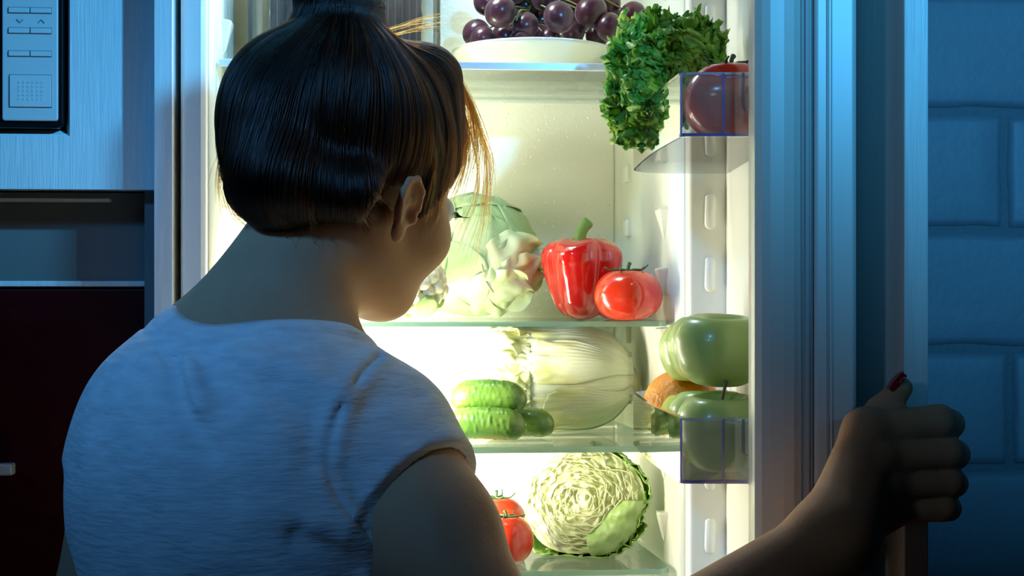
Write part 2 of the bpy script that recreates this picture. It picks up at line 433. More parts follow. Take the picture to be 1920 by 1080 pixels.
# the door: skin and liner with raised ridges round the edge
dr_ = empty('door', (*dp(0, -.02), 1.3)); dr_.parent = fr; dr_.matrix_parent_inverse = fr.matrix_basis.inverted()
dr_['label'] = 'fridge door swung open to the right'
DZ0, DZ1 = .735, 1.925
SE = .4320
obj('door_skin', *dprism([(-.01, -.0375), (SE-.003, -.0375), (SE, -.0350), (SE, -.0080), (SE-.002, -.0066), (SE-.012, -.0060), (-.01, -.006)], DZ0, DZ1), M_white, dr_, bevel=.0012)
def ridge(s0, s1, h0, h1, rnd=.008):
    # plan section of a ridge with rounded shoulders
    out = [(s0, -.0055)]
    for q in range(5): a = q/4*PI/2; out.append((s0+rnd*(1-math.cos(a)), h0-rnd+rnd*math.sin(a)))
    for q in range(5): a = q/4*PI/2; out.append((s1-rnd*1.0+rnd*math.sin(a), h1-rnd+rnd*math.cos(a)))
    out.append((s1, -.0055)); return out
M_dl = mat('door_liner', (.80, .80, .74), .30)
obj('liner_ridge', *dprism(ridge(-.004, .024, .0385, .0385, .005), DZ0+.02, DZ1-.02), M_dl, dr_, smooth=False, bevel=.001)
near = [(SE-.052, -.0055), (SE-.046, .022), (SE-.040, .034), (SE-.030, .0372), (SE-.014, .0378), (SE-.006, .0365), (SE-.0015, .0320), (SE+.0002, .026), (SE+.0006, .016), (SE-.0004, .0085), (SE-.003, .0040), (SE-.012, -.0055)]
obj('liner_ridge', *dprism(near, DZ0+.02, DZ1-.02), M_dl, dr_, smooth=False, bevel=.002, seg=3)
obj('liner_panel', *dprism([(-.005, -.006), (SE-.02, -.006), (SE-.02, .0), (-.005, .0)], DZ0+.01, DZ1-.01), M_dl, dr_)
M_rub = mat('gasket_rubber', (.52, .54, .54), .5)
gs = [(SE-.010, .0045), (SE-.0036, .0040), (SE-.0018, .0030), (SE-.0040, .0018), (SE-.0040, .0008), (SE-.0012, -.0002), (SE-.0010, -.0026), (SE-.0036, -.0036), (SE-.0036, -.0046), (SE-.0018, -.0054), (SE-.0100, -.0058)]
obj('gasket', *dprism(gs, DZ0, DZ1), M_rub, dr_)
obj('skin_groove', *dprism([(SE-.001, -.0148), (SE+.0008, -.0148), (SE+.0008, -.0172), (SE-.001, -.0172)], DZ0, DZ1), M_rub, dr_, bevel=.0006)
obj('skin_groove', *dprism([(SE-.001, -.0185), (SE+.0012, -.0185), (SE+.0012, -.0195), (SE-.001, -.0195)], DZ0, DZ1), M_white, dr_, bevel=.0004)
# long pips that carry the door bins, on the hinge-side ridge
for zz in (1.4662, 1.4023, 1.53, 1.595, 1.66, 1.725, 1.27, 1.20, 1.135):
    pts = []
    for q in range(12): a = 2*PI*q/12; pts.append((.0235+.0062*math.cos(a)*.75, .0135*0, math.sin(a)))
    V, F = [], []
    n = 12
    for lay, (sc, ds) in enumerate(((1, .0), (.96, .0032), (.75, .0048))):
        for q in range(n):
            a = 2*PI*q/n; tt = .0165+.0058*sc*math.cos(a); zq = zz+sc*.0058*math.sin(a)+(.0125 if math.sin(a) > 0 else -.0125)
            X = dp(.0235+ds, tt); V.append((X[0], X[1], zq))
    for l in range(2):
        for q in range(n): F.append((l*n+q, l*n+(q+1) % n, (l+1)*n+(q+1) % n, (l+1)*n+q))
    F.append(tuple(range(2*n, 3*n)))
    obj('bin_support', V, F, M_dl, dr_, smooth=True)

# ------------------------------------------------------------------ glass shelves
M_glass = clear('shelf_glass', (.93, .985, .955), .22, .02, (.85, .95, .90), .06)
M_gedge = clear('glass_edge_green', (.70, .93, .82), .2, .08, (.70, .93, .83), .62)
M_trim = mat('white_trim', (.86, .88, .84), .3)
names = ['top', 'second', 'third']
for zz, th, lab, yf in ((ZTOP, .0056, 'uppermost glass fridge shelf under the grape plate', .040), (ZS[0], .0056, 'glass fridge shelf carrying the red pepper and round cabbage', .040),
                    (ZS[1], .0066, 'glass fridge shelf carrying cucumbers and the long pale cabbage', .022), (ZS[2], .0056, 'lowest glass fridge shelf under the halved cabbage', .030)):
    xa, xb, yb = XA+.006, XB-.009, YB-.012
    xa2, xb2 = XA2+.008, XB2-.009
    g = empty('glass_shelf', (.05, .17, zz), label=lab, cat='shelf', group='glass fridge shelves')
    obj('pane', *prism([(xa, yf), (xb-.012, yf), (xb-.004, yf+.006), (xb-.001, yf+.018), (xb2, yb), (xa2, yb)], zz-th, zz), M_glass, g)
    e = .0012
    obj('edge', *prism([(xa, yf-e), (xb-.012, yf-e), (xb-.012, yf), (xa, yf)], zz-th, zz), M_gedge, g, label='green glass front edge')
    obj('edge', *prism([(xb-.012, yf-e), (xb-.004+e, yf+.006), (xb-.001+e, yf+.018), (xb2+e, yb), (xb2, yb), (xb-.001, yf+.018), (xb-.004, yf+.006), (xb-.012, yf)], zz-th, zz), M_gedge, g, label='green glass side edge')
    if zz == ZTOP:
        box('trim_strip', (xa, yf-.004, zz-th-.0015), (xb, yf-.0014, zz+.001), mat('blue_white_trim', (.75, .82, .88), .25), g, bevel=.0008)

# ------------------------------------------------------------------ clear door bins
M_bin = clear('bin_plastic', (.965, .97, .975), .35, .02, (.92, .94, .95), .08)
M_rim = clear('bin_rim', (.78, .84, .95), .6, .05, (.62, .70, .92), .55)
M_pur = clear('bin_edge_purple', (.60, .60, .92), .5, .05, (.34, .35, .80), .6)
def bin_outline(off=0.):
    P = []
    sN, sF, tN, tF, R = .3785, .046, .0860, .1000, .045
    P += [(sN-off, .0015), (sN-off, tN-.004)]
    P += [(sN-.004, tN-off)]
    # long front bows out a little
    for q in range(1, 13):
        u = q/13; s = sN-.004+(sF+R-sN+.004)*u; P.append((s, tN+(tF-tN)*u+.004*math.sin(PI*u)-off))
    for q in range(9):
        a = q/8*PI/2; P.append((sF+R-(R-off)*math.sin(a), tF-R+(R-off)*math.cos(a)))
    P += [(sF+off, .0015)]
    return P
def ring_wall(o, i, z0, z1, closed=False):
    n = len(o); V = [(*dp(*p), z0) for p in o]+[(*dp(*p), z1) for p in o]+[(*dp(*p), z0) for p in i]+[(*dp(*p), z1) for p in i]
    F = []
    for a in range(n if closed else n-1):
        b = (a+1) % n
        F += [(a, b, n+b, n+a), (2*n+b, 2*n+a, 3*n+a, 3*n+b), (n+a, n+b, 3*n+b, 3*n+a), (b, a, 2*n+a, 2*n+b)]
    return V, F
for z0, z1, lab in ((1.5035, 1.552, 'upper clear plastic door bin holding lettuce and a tomato'), (1.2355, 1.285, 'lower clear plastic door bin holding green apples and an orange')):
    g = empty('door_bin', (*dp(.2, .05), z0), label=lab, cat='bin', group='clear door bins')
    o_, i_ = bin_outline(), bin_outline(.0020)
    obj('wall', *ring_wall(o_, i_, z0, z1), M_bin, g)
    V, F = prism([dp(*p) for p in bin_outline(.0005)], z0, z0+.0022); obj('base_plate', V, F, M_bin, g)
    obj('rim', *ring_wall(bin_outline(-.0007), bin_outline(.0026), z1-.0012, z1+.0008), M_rim, g)
    near_i = [(.379, .0050), (.379, .082), (.3747, .0862)]
    ne_o = [(s+.0006, t+.0004) for s, t in near_i]; ne_i = [(s-.0024, t-.0024) for s, t in near_i]
    obj('bottom_edge', *ring_wall(ne_o, ne_i, z0-.0004, z0+.0022), M_pur, g, label='violet-tinted bottom edge')
    for (s, t), m_ in (((.3782, .0855), M_pur), ((.3785, .0530), M_pur)):
        x, y = dp(s, t); v, f = boxvf((x-.0008, y-.0008, z0), (x+.0008, y+.0008, z1)); obj('corner_edge', v, f, m_, g, label='violet-tinted upright edge')
    # moulded clip loop on the near end
    t0, t1 = .0290, .0375
    loop = [(.3797, t1, z1), (.3797, t1, z1-.026), (.3797, t1-.002, z1-.0285), (.3797, t0+.002, z1-.0285), (.3797, t0, z1-.026), (.3797, t0, z1)]
    obj('clip', *tube([(*dp(s, t), z) for s, t, z in loop], .0011, 6), M_rim, g)
    obj('end_frame', *tube([(*dp(.379, .0505), z1-.003), (*dp(.379, .012), z1-.003)], .0008, 5), M_rim, g)
# ------------------------------------------------------------------ fruit and vegetables
M_tom = mat('tomato_skin', (.72, .045, .016), .18, spec=.55, var=(.66, .03, .012), vscale=14, sss=.15, sssr=(1, .2, .1), coat=.3)
M_stemg = mat('green_stem', (.13, .24, .03), .5, var=(.20, .33, .05), vscale=60)
M_calyx = mat('calyx_green', (.05, .10, .03), .6)
M_pep = mat('pepper_skin', (.62, .012, .010), .10, spec=.6, var=(.56, .008, .008), vscale=9, coat=.6)
M_app = mat('green_apple_skin', (.36, .48, .13), .30, spec=.45, var=(.42, .53, .16), vscale=16, sss=.1, sssr=(.5, 1, .2), coat=.15)
M_stalk = mat('apple_stalk', (.16, .09, .04), .7)
M_org = mat('orange_peel', (.90, .28, .02), .33, var=(.92, .33, .03), vscale=20, bump=.0015, bscale=330)
M_yel = mat('yellow_green_skin', (.62, .60, .06), .35, var=(.50, .56, .08), vscale=20, bump=.0006, bscale=300)
M_cuc = mat('cucumber_skin', (.05, .13, .015), .28, var=(.12, .22, .035), vscale=55, vstretch=(.35, 1, 1), coat=.2)
M_cab = mat('cabbage_leaf', (.46, .62, .26), .42, var=(.62, .74, .42), vscale=16, bump=.001, bscale=30, trans=.28)
M_cabv = mat('cabbage_vein', (.72, .80, .55), .45, trans=.2)
M_cabin = mat('cabbage_curly_leaf', (.74, .80, .40), .45, var=(.82, .86, .55), vscale=30, trans=.3)
M_sav = mat('savoy_outer_leaf', (.34, .58, .10), .42, var=(.50, .70, .24), vscale=40, bump=.002, bscale=70, trans=.25)
M_savcut = mat('savoy_cut_face', (.80, .80, .52), .55, var=(.72, .78, .38), vscale=26, trans=.1)
M_savrib = mat('savoy_cut_leaf', (.86, .84, .62), .5, var=(.66, .76, .30), vscale=34, trans=.2)
M_nap = mat('napa_rib', (.80, .84, .66), .38, var=(.74, .80, .54), vscale=12, vstretch=(.5, 4, 4), trans=.25)
M_naptip = mat('napa_frill', (.74, .76, .34), .45, var=(.84, .86, .58), vscale=40, trans=.3)
M_let = mat('lettuce_leaf', (.16, .42, .04), .40, var=(.34, .60, .08), vscale=45, bump=.0015, bscale=90, trans=.3)
M_let2 = mat('lettuce_pale_leaf', (.46, .64, .07), .40, var=(.60, .74, .18), vscale=45, bump=.0015, bscale=90, trans=.35)
M_grape = mat('grape_skin', (.045, .011, .024), .25, spec=.5, var=(.085, .022, .034), vscale=45, sss=.15, sssr=(1, .25, .3), sheen=.12)
M_gstem = mat('grape_stalk', (.20, .20, .06), .6)
M_plate = mat('cream_china', (.86, .84, .72), .10, spec=.6, coat=.4)
M_cauli = mat('cauliflower_curd', (.84, .80, .60), .7, var=(.78, .72, .48), vscale=90, bump=.0015, bscale=160, sss=.1)
M_caulil = mat('cauliflower_leaf', (.46, .60, .24), .5, trans=.3)
M_cake = mat('dark_cake', (.040, .026, .020), .75, var=(.085, .06, .045), vscale=70, vstretch=(2, 2, .25), bump=.004, bscale=70, bstretch=(2, 2, .3))
M_lid = clear('cake_cover', (.97, .98, .98), .25, .04, (.9, .93, .93), .06)

def solid_of(name, nu, nv, fn, m, parent=None, **kw):
    v, f = grid_surface(nu, nv, fn); return obj(name, v, f, m, parent, smooth=True, **kw)

def tomato_mesh(R, flat=.86, seed=0):
    def fn(u, v):
        a = PI*v; s, c = math.sin(a), -math.cos(a)
        rr = R*s**.92*(1+.022*math.cos(5*u+seed)*s+.014*math.cos(3*u+seed*2)) if s > 1e-6 else 1e-5
        z = c*flat*R
        if c > 0: z -= .17*R*math.exp(-(s/.32)**2)
        else: z += .10*R*math.exp(-(s/.40)**2)
        return (rr*math.cos(u), rr*math.sin(u), z+flat*R*.91)
    return fn
def calyx(parent, R, flat, n=5, seed=0, stem=True):
    r = random.Random(seed); top = flat*R*1.75; P = []
    for k in range(n):
        a = 2*PI*k/n+r.uniform(-.3, .3); L = R*r.uniform(.5, .72); h = R*r.uniform(.05, .22)
        pts = [(0, 0, top), (.35*L*math.cos(a), .35*L*math.sin(a), top+.06*R), (.75*L*math.cos(a+.15), .75*L*math.sin(a+.15), top+.07*R), (L*math.cos(a+.3), L*math.sin(a+.3), top+.05*R+h)]
        P.append(tube(spline(pts, 9), np.linspace(.05, .018, 9)*R, 6))
    obj('calyx', *merge(P), M_calyx, parent, smooth=True, local=True)
    if stem: obj('stem', *tube(spline([(0, 0, top-.01), (.02*R, 0, top+.12*R), (.1*R, .05*R, top+.25*R)], 6), [.07*R, .055*R]+[.05*R]*3+[.065*R], 7), M_calyx, parent, smooth=True, local=True)
def tomato(loc, R, flat, label, seed, rot=(0, 0, 0), group='ripe tomatoes in the fridge'):
    o = solid_of('tomato', 40, 24, tomato_mesh(R, flat, seed), M_tom, None, label=label, cat='tomato', group=group)
    o.location = loc; o.rotation_euler = rot
    calyx(o, R, flat, 5, seed)
    return o
S1, S2, S3 = ZS
p = W(1177, 598, .052)
tomato((p[0], p[1], S1), .0375, .82, 'round red tomato in front of the red bell pepper', 3, (.0, .0, .4))
p = W(1190, 598, .180)
tomato((.2545, p[1], S1), .0290, .94, 'red tomato mostly hidden behind another tomato beside the fridge wall', 8, (.0, .0, 1.4))
p = W(950, 1040, .075)
tomato((p[0], p[1], S3), .030, .96, 'red tomato beside the halved cabbage, partly behind the bare arm', 5, (.0, .0, 2.0))
p = W(930, 1000, .185)
tomato((p[0], p[1], S3), .0345, .92, 'pale lit tomato farther back on the lowest glass shelf', 11, (.0, .0, .9))
# tomato in the upper door bin
BU, BLW = 1.5035+.0022, 1.2355+.0022
tomato((.2660, -.3520, BU), .0385, .88, 'dark red tomato in the upper door bin behind clear plastic', 2, (.0, .0, .3))

# bell pepper
PX = W(1090, 598, .128)
def pep(u, v):
    R, H = .0475, .094
    prof = [(0, .012), (.02, .24), (.07, .46), (.18, .66), (.35, .80), (.55, .92), (.72, 1.0), (.84, .99), (.93, .86), (.98, .60), (.985, .34), (.955, .12), (.95, .01)]
    zs = [a for a, _ in prof]
    k = v*(len(prof)-1); i = min(int(k), len(prof)-2); t = k-i; t = t
    r = prof[i][1]*(1-t)+prof[i+1][1]*t; z = prof[i][0]*(1-t)+prof[i+1][0]*t
    lob = 1-.30*(1-abs(math.sin(2.0*u+.35+.25*math.sin(u)))**.5)*(.35+.65*min(1, r))
    sh = .06*math.sin(2*(2.0*u+.35)+1.57)*max(0, z-.5)
    rr = R*r*lob*(1+.04*math.sin(u+1))
    return (rr*math.cos(u), rr*math.sin(u), H*(z+sh*r))
pp = solid_of('bell_pepper', 72, 36, pep, M_pep, None, label='glossy red bell pepper with a green stem between cabbage and tomato', cat='pepper', subsurf=1)
pp.location = (PX[0], PX[1], S1); pp.rotation_euler = (.03, -.03, .55)
obj('stem', *tube(spline([(0, 0, .086), (-.001, 0, .096), (.002, -.002, .105), (.008, -.004, .1125)], 9), [.0105, .0078, .0070, .0066, .0064, .0064, .0066, .0070, .0066], 10), M_stemg, pp, smooth=True, local=True)

# cucumbers
def cucumber(a, b, r, label, seed, bend=.004):
    a, b = np.array(a), np.array(b); L = np.linalg.norm(b-a)
    def fn(u, v):
        t = v; x = -L/2+L*t
        e = min(t, 1-t)*L/r
        prof = math.sqrt(max(0, 1-(1-min(1, e/1.25))**2.2)) if e < 1.25 else 1.0
        prof = max(prof, .02)
        rr = r*prof*(1+.03*math.cos(3*u+seed)+.05*(1-abs(2*t-1))-.02)
        bmp = max(0, nz(x*1.0, math.cos(u)*r*1.0, math.sin(u)*r+seed, 330)-.10)
        rr += .0018*bmp*prof
        return (x, rr*math.cos(u), rr*math.sin(u)+bend*(1-(2*t-1)**2)-bend*.5)
    o = solid_of('cucumber', 44, 70, fn, M_cuc, None, label=label, cat='cucumber', group='small cucumbers on the glass shelf')
    d = (b-a)/L
    o.location = tuple((a+b)/2); o.rotation_mode = 'QUATERNION'
    o.rotation_quaternion = Vector(d).to_track_quat('X', 'Z'); o.rotation_mode = 'XYZ'
    # blossom end spot
    v, f = grid_surface(10, 5, lambda u, w_: (L/2-.0014+.0016*math.cos(PI*w_)*-1, .0028*math.sin(PI*w_)*math.cos(u), .0028*math.sin(PI*w_)*math.sin(u)))
    obj('blossom_end', v, f, mat('blossom_end', (.55, .50, .32), .7), o, smooth=True, local=True)
    return o
a = W(868, 802, .085); b = W(985, 799, .080)
r1 = .0172
cucumber((a[0]-.022, .085, S2+r1+.0016), (b[0], .070, S2+r1+.0012), r1, 'lower left cucumber under another, beside the sleeve', 1)
cucumber((W(843, 750, .105)[0], .100, S2+.0485), (W(987, 750, .10)[0], .088, S2+.0470), .0172, 'bumpy cucumber lying on top of the other two', 2)
cucumber((W(930, 808, .12)[0]-.014, .124, S2+.0168), (W(1040, 806, .108)[0], .108, S2+.0165), .0160, 'darker cucumber poking out at the right of its pile', 3)

# apples
def apple_fn(R, H, seed):
    def fn(u, v):
        a = PI*v; s, c = math.sin(a), -math.cos(a)
        r = R*(s**.86 if s > 1e-6 else 1e-4)*(1+.10*c*.9-.02)*(1+.018*math.cos(5*u+seed)*(.4+.6*abs(c)))
        z = c*H/2*1.08
        z -= (.26*H*math.exp(-(s/.34)**2) if c > 0 else -.16*H*math.exp(-(s/.34)**2))
        return (r*math.cos(u), r*math.sin(u), z+H*.5)
    return fn
def apple(loc, R, H, label, seed, rot=(0, 0, 0), m=None, stalk=True):
    o = solid_of('apple', 44, 30, apple_fn(R, H, seed), m or M_app, None, label=label, cat='apple', group='apples in the lower door bin')
    o.location = loc; o.rotation_euler = rot
    if stalk: obj('stalk', *tube(spline([(0, 0, H*.72), (.001, 0, H*.9), (.003, -.001, H*1.06), (.004, -.001, H*1.12)], 7), [.0014, .0012, .0012, .0012, .0014, .0018, .0020], 7), M_stalk, o, smooth=True, local=True)
    return o
apple((.2590, -.352, BLW), .0375, .0660, 'green apple with stalk at the near bottom of the door bin', 1, (.05, -.05, .5))
apple((.2650, -.279, BLW), .0370, .0640, 'second green apple along the bottom of the door bin', 2, (.0, .1, 1.5), None, False)
apple((.2640, -.212, BLW), .0300, .0560, 'yellowish green apple low in the bin beside the orange', 3, (.0, .0, 2.5), M_yel, False)
apple((.2620, -.326, BLW+.0668), .0390, .0630, 'large green apple on top of the pile, nearest the door edge', 4, (.10, .0, .2), None, False)
apple((.2670, -.252, BLW+.0660), .0370, .0600, 'green apple on top of the pile, between two others', 5, (.1, -.05, 1.2), None, False)
apple((.2720, -.181, BLW+.0600), .0355, .0590, 'green apple on top of the pile, farthest into the fridge', 6, (.1, .0, 2.2), None, False)

# orange
def orange_fn(R):
    def fn(u, v):
        a = PI*v; s, c = math.sin(a), -math.cos(a)
        q = 1-.022*math.exp(-(s/.16)**2)
        n_ = .0006*nz(s*math.cos(u)*R, s*math.sin(u)*R, c*R, 420)
        return ((R*q+n_)*s*math.cos(u), (R*q+n_)*s*math.sin(u), (R*q+n_)*c*.96+R*.968)
    return fn
og = solid_of('orange', 64, 44, orange_fn(.0375), M_org, None, label='bright orange at the far end of the lower door bin', cat='orange')
og.location = (.2680, -.1440, BLW); og.rotation_euler = (.5*0, 0, 1)
obj('navel', *grid_surface(10, 5, lambda u, v: (.003*math.sin(PI*v)*math.cos(u), .003*math.sin(PI*v)*math.sin(u), .0708-.0012*math.cos(PI*v))), M_stemg, og, smooth=True, local=True)
# leaf patches -------------------------------------------------------------
def sph_leaf(c, R, d, up, L, Wd, fn, nu=22, nv=18):
    """leaf lying on a sphere: d = direction of its middle, up = direction of its tip; half sizes L, Wd in radians; fn(a,b)->radial offset, edge waviness"""
    d = Vector(d).normalized(); up = Vector(up); up = (up-d*up.dot(d)).normalized(); sd = up.cross(d)
    def g(u, v):
        a, b = 2*u-1, 2*v-1
        wv = math.sqrt(max(0., 1-(abs(b))**2.6))*.92+.08
        x, y = a*Wd*wv, b*L
        q = (d*math.cos(y)+up*math.sin(y)); q = (q*math.cos(x)+sd*math.sin(x))
        return tuple(Vector(c)+q*(R+fn(a, b)))
    return sheet(nu, nv, g)
# round white cabbage on the second shelf
R = .0725; CB = W(890, 598, .214); CBc = (0, 0, R*.98)
cb = solid_of('cabbage', 40, 28, lambda u, v: ((R-.002)*math.sin(PI*v)*math.cos(u), (R-.002)*math.sin(PI*v)*math.sin(u), -(R-.002)*.98*math.cos(PI*v)+R*.98), M_cab, None, label='round pale green cabbage with loose outer leaves, left of the red pepper', cat='cabbage')
cb.location = (CB[0], CB[1], S1+.001)
lv = [((-.35, -.75, .55), (0.1, .1, 1), .95, .85, 1), ((.55, -.70, .45), (-.5, 0, 1), .85, .75, 2), ((.9, -.1, .35), (-.2, 0, 1), .9, .8, 3), ((-.1, .2, 1), (.3, -1, .2), .85, .9, 4),
      ((.1, -.95, -.05), (.2, 0, 1), .75, .8, 5), ((-.9, -.3, .2), (0, .0, 1), .9, .8, 6), ((.65, -.60, -.25), (.3, -.1, 1), .62, .66, 7), ((-.5, -.8, -.35), (-.1, 0, 1), .6, .7, 8)]
for d_, up_, L, Wd, sd in lv:
    def fo(a, b, sd=sd):
        e = max(abs(a), abs(b))
        o = .0022+.0007*sd*.5+.0035*max(0, e-.72)/.28*(.6+nz(a*3, b*3, sd*2.1))
        o += .0011*math.exp(-(a/.05)**2)   # midrib
        for q in (-.6, -.2, .2, .6):
            o += .0008*math.exp(-((b-q-.55*abs(a))/.05)**2)
        return o+.0018*nz(a*2.2, b*2.2, sd*1.7)
    v, f = sph_leaf(CBc, R, d_, up_, L, Wd, fo, 30, 30)
    obj('leaf', v, f, M_cab, cb, smooth=True, solid=.0009, local=True)
# curled paler leaf edges at the lower right
for k, (d_, up_, L, Wd, sd) in enumerate((((.50, -.80, -.10), (.9, .3, .5), .50, .50, 11), ((.62, -.72, -.36), (1, .5, .25), .46, .42, 12), ((.30, -.80, -.55), (1, .3, .1), .50, .40, 13))):
    def fo(a, b, sd=sd):
        e = max(0, b+.35)/1.35; q = abs(a)**2
        return .0045+.0006*sd*.3+.007*e*e+.0052*e*math.sin(5.5*a+sd*2+2.2*b)+.0035*q*math.sin(9*b+sd)+.004*e*nz(a*3.5, b*3.5, sd)
    v, f = sph_leaf(CBc, R, d_, up_, L, Wd, fo, 40, 30)
    obj('leaf', v, f, M_cabin, cb, smooth=True, solid=.0009, local=True, label='paler curled leaf edge')
obj('stalk', *tube([(0, 0, .004), (0, 0, .018)], [.016, .015], 12), M_cabv, cb, smooth=True, local=True)

# cauliflower partly behind the face
CF = W(766, 598, .098)
cf = empty('cauliflower', (CF[0], CF[1], S1), label='cream cauliflower next to the cabbage, partly hidden by the cheek', cat='cauliflower')
RC = .043
fl = []
for k in range(64):
    i = k+.5; ph = math.acos(1-1.72*i/64); th = PI*(1+5**.5)*i
    d_ = Vector((math.sin(ph)*math.cos(th), math.sin(ph)*math.sin(th), math.cos(ph)*.85)); c_ = Vector((0, 0, .040))+d_*RC*.80
    rr = random.uniform(.0085, .0115)
    v, f = grid_surface(9, 7, lambda u, v: tuple(c_+Vector((math.sin(PI*v)*math.cos(u), math.sin(PI*v)*math.sin(u), -math.cos(PI*v)))*(rr*(1+.18*nz(5*math.cos(u)*math.sin(PI*v), 5*math.sin(u)*math.sin(PI*v), 5*math.cos(PI*v)+k)))))
    fl.append((v, f))
obj('curd', *merge(fl+[grid_surface(16, 10, lambda u, v: (RC*.78*math.sin(PI*v)*math.cos(u), RC*.78*math.sin(PI*v)*math.sin(u), .040-RC*.75*math.cos(PI*v)))]), M_cauli, cf, smooth=True, local=True)
for k in range(5):
    a = 2*PI*k/5+.3
    v, f = sheet(8, 8, lambda u, v: ((.016+.024*v+.004*math.sin(PI*v))*math.cos(a)-(u-.5)*.034*math.sin(PI*(.15+.75*v))*math.sin(a), (.016+.024*v+.004*math.sin(PI*v))*math.sin(a)+(u-.5)*.034*math.sin(PI*(.15+.75*v))*math.cos(a), .003+.024*v+.003*nz(u*4, v*4, k)))
    obj('leaf', v, f, M_caulil, cf, smooth=True, solid=.0012, local=True)

# long pale cabbage lying on the middle shelf ------------------------------
NP = W(1050, 830, .205)
npb = empty('napa_cabbage', (NP[0], NP[1], S2), (0, 0, .0), label='long pale napa cabbage lying behind the cucumbers', cat='cabbage')
LA, RB = .087, .0590     # half length, radius; axis along x, base at +x
def nap_r(t):            # t = -1 tip .. 1 base
    if t > 0: return RB*max(.18, (1-max(0, t)**2.6))**.5
    return RB*(1-.20*(-t)**2.2)
def nap_pt(t, a, off=0.):
    r = nap_r(t)+off
    return (LA*t, r*math.cos(a), min(max(r*math.sin(a)+RB+.003, .0010), .1262))
v, f = grid_surface(36, 24, lambda u, v: (lambda t: ((LA*t, .91*nap_r(t)*math.sin(PI*min(1, max(.02, v*1.0)))**.25*math.cos(u), .93*nap_r(t)*math.sin(PI*min(1, max(.02, v)))**.25*math.sin(u)*.97+RB)))(-.96+1.93*v))
obj('core', v, f, M_nap, npb, smooth=True, local=True)
lvs = [(PI*1.05, .85, 1., 0), (PI*1.32, .70, .92, 1), (PI*.72, .72, .96, 2), (PI*.50, .75, 1.0, 3), (PI*1.6, .7, .9, 4), (PI*.25, .8, 1., 5), (0., .9, 1., 6), (PI*.88, .42, .72, 7), (PI*1.16, .40, .62, 8)]
for a0, wd, ln, sd in lvs:
    def g(u, v, a0=a0, wd=wd, ln=ln, sd=sd):
        t = .985-1.985*ln*v; q = 2*u-1
        w_ = wd*(.40+.60*min(1, v*1.8))
        a = a0+q*w_
        fr_ = max(0, v-.50)/.50*(.55 if sd in (0, 1, 7, 8) else 1.)
        off = .0018+.0007*sd+.0022*math.exp(-(q/.35)**2)*(1-v)                      # thick pale midrib
        off += fr_*(.0050*math.sin(9*q+sd*1.3+6*v)*abs(q)**.6+.005*nz(q*5, v*7, sd*3))+(.006*fr_*abs(q)**2)+.012*fr_**2*(1-abs(q))
        t -= .16*fr_*nz(q*4, sd, 1.)-.55*fr_*fr_*abs(q)**1.7
        off += .0007*math.sin(q*38)*(1-fr_)*.5
        return nap_pt(max(-1.05, t), a, off)
    v, f = sheet(44, 40, g)
    nf = len(f); k0 = int(nf*.66)
    o = obj('leaf', v, f, [M_nap, M_naptip], npb, smooth=True, solid=.0012, local=True)
    for i_, pl in enumerate(o.data.polygons):
        row, colm = divmod(i_, 44); q = abs(2*(colm+.5)/44-1); vv = (row+.5)/40
        pl.material_index = 1 if vv+.35*q > .80+.06*nz(colm*.4, row*.4, sd) else 0
# frilled leaf tips fanning out to the left
for k in range(7):
    a0 = PI*(.60+.75*k/6); L = random.uniform(.022, .036)
    def g(u, v, a0=a0, L=L, k=k):
        q = 2*u-1; t = -.40-(.30+.06*(k*5%4))*v*(1-.5*q*q)*(1+.25*nz(q*3, k, 1)); w_ = .34*(.5+.7*v)
        off = .006+.010*v*v+.0045*v*math.sin(10*q+k)+.003*nz(q*5, v*5, k)
        return nap_pt(t, a0+q*w_, off)
    v, f = sheet(24, 12, g); obj('leaf_tip', v, f, M_naptip, npb, smooth=True, solid=.0009, local=True)
obj('base_stub', *tube([(LA*.93, 0, RB), (LA*1.02, 0, RB+.001), (LA*1.07, 0, RB+.002)], [.020, .017, .013], 14), mat('napa_stub', (.62, .58, .36), .7, bump=.001, bscale=120), npb, smooth=True, local=True)
npb.rotation_euler = (0, 0, -.10)

# halved savoy cabbage on the lowest shelf ---------------------------------
SV = W(1092, 1052, .115); RS = .0645
sv = empty('halved_cabbage', (SV[0], SV[1], S3), label='halved cabbage showing its pale layered cut face on the lowest shelf', cat='cabbage')
nrm = Vector((-.30, -.93, .10)).normalized(); e1 = Vector((0, 0, 1)); e1 = (e1-nrm*e1.dot(nrm)).normalized(); e2 = e1.cross(nrm)   # cut plane axes
cen = Vector((.0, .0, RS*.97))
def ol(a): return RS*(1+.035*math.sin(2*a+.5)+.02*math.sin(5*a))
def face(u, v):
    a, r = 2*PI*u, v
    x, y = r*ol(a)*math.cos(a)*1.06, r*ol(a)*math.sin(a)*.96
    wq = nz(x, y, 3.3, 38)*1.6; th = math.atan2(y, x)
    rr = math.hypot(x, y)
    wq2 = nz(x, y, 8.1, 75); dp_ = .0013*math.sin(rr*760+9*wq+5*wq2+1.2*th)*min(1, rr/.008)+.0034*nz(x, y, 1, 85)+.0018*nz(x*(1+wq*.2), y, 2, 190)
    dp_ *= min(1, (1-r)*9+.15)
    return tuple(cen+e2*x+e1*y+nrm*(dp_+.004*(1-r*r)))
v, f = sheet(140, 60, face); obj('cut_face', v, f, M_savcut, sv, smooth=True, local=True)
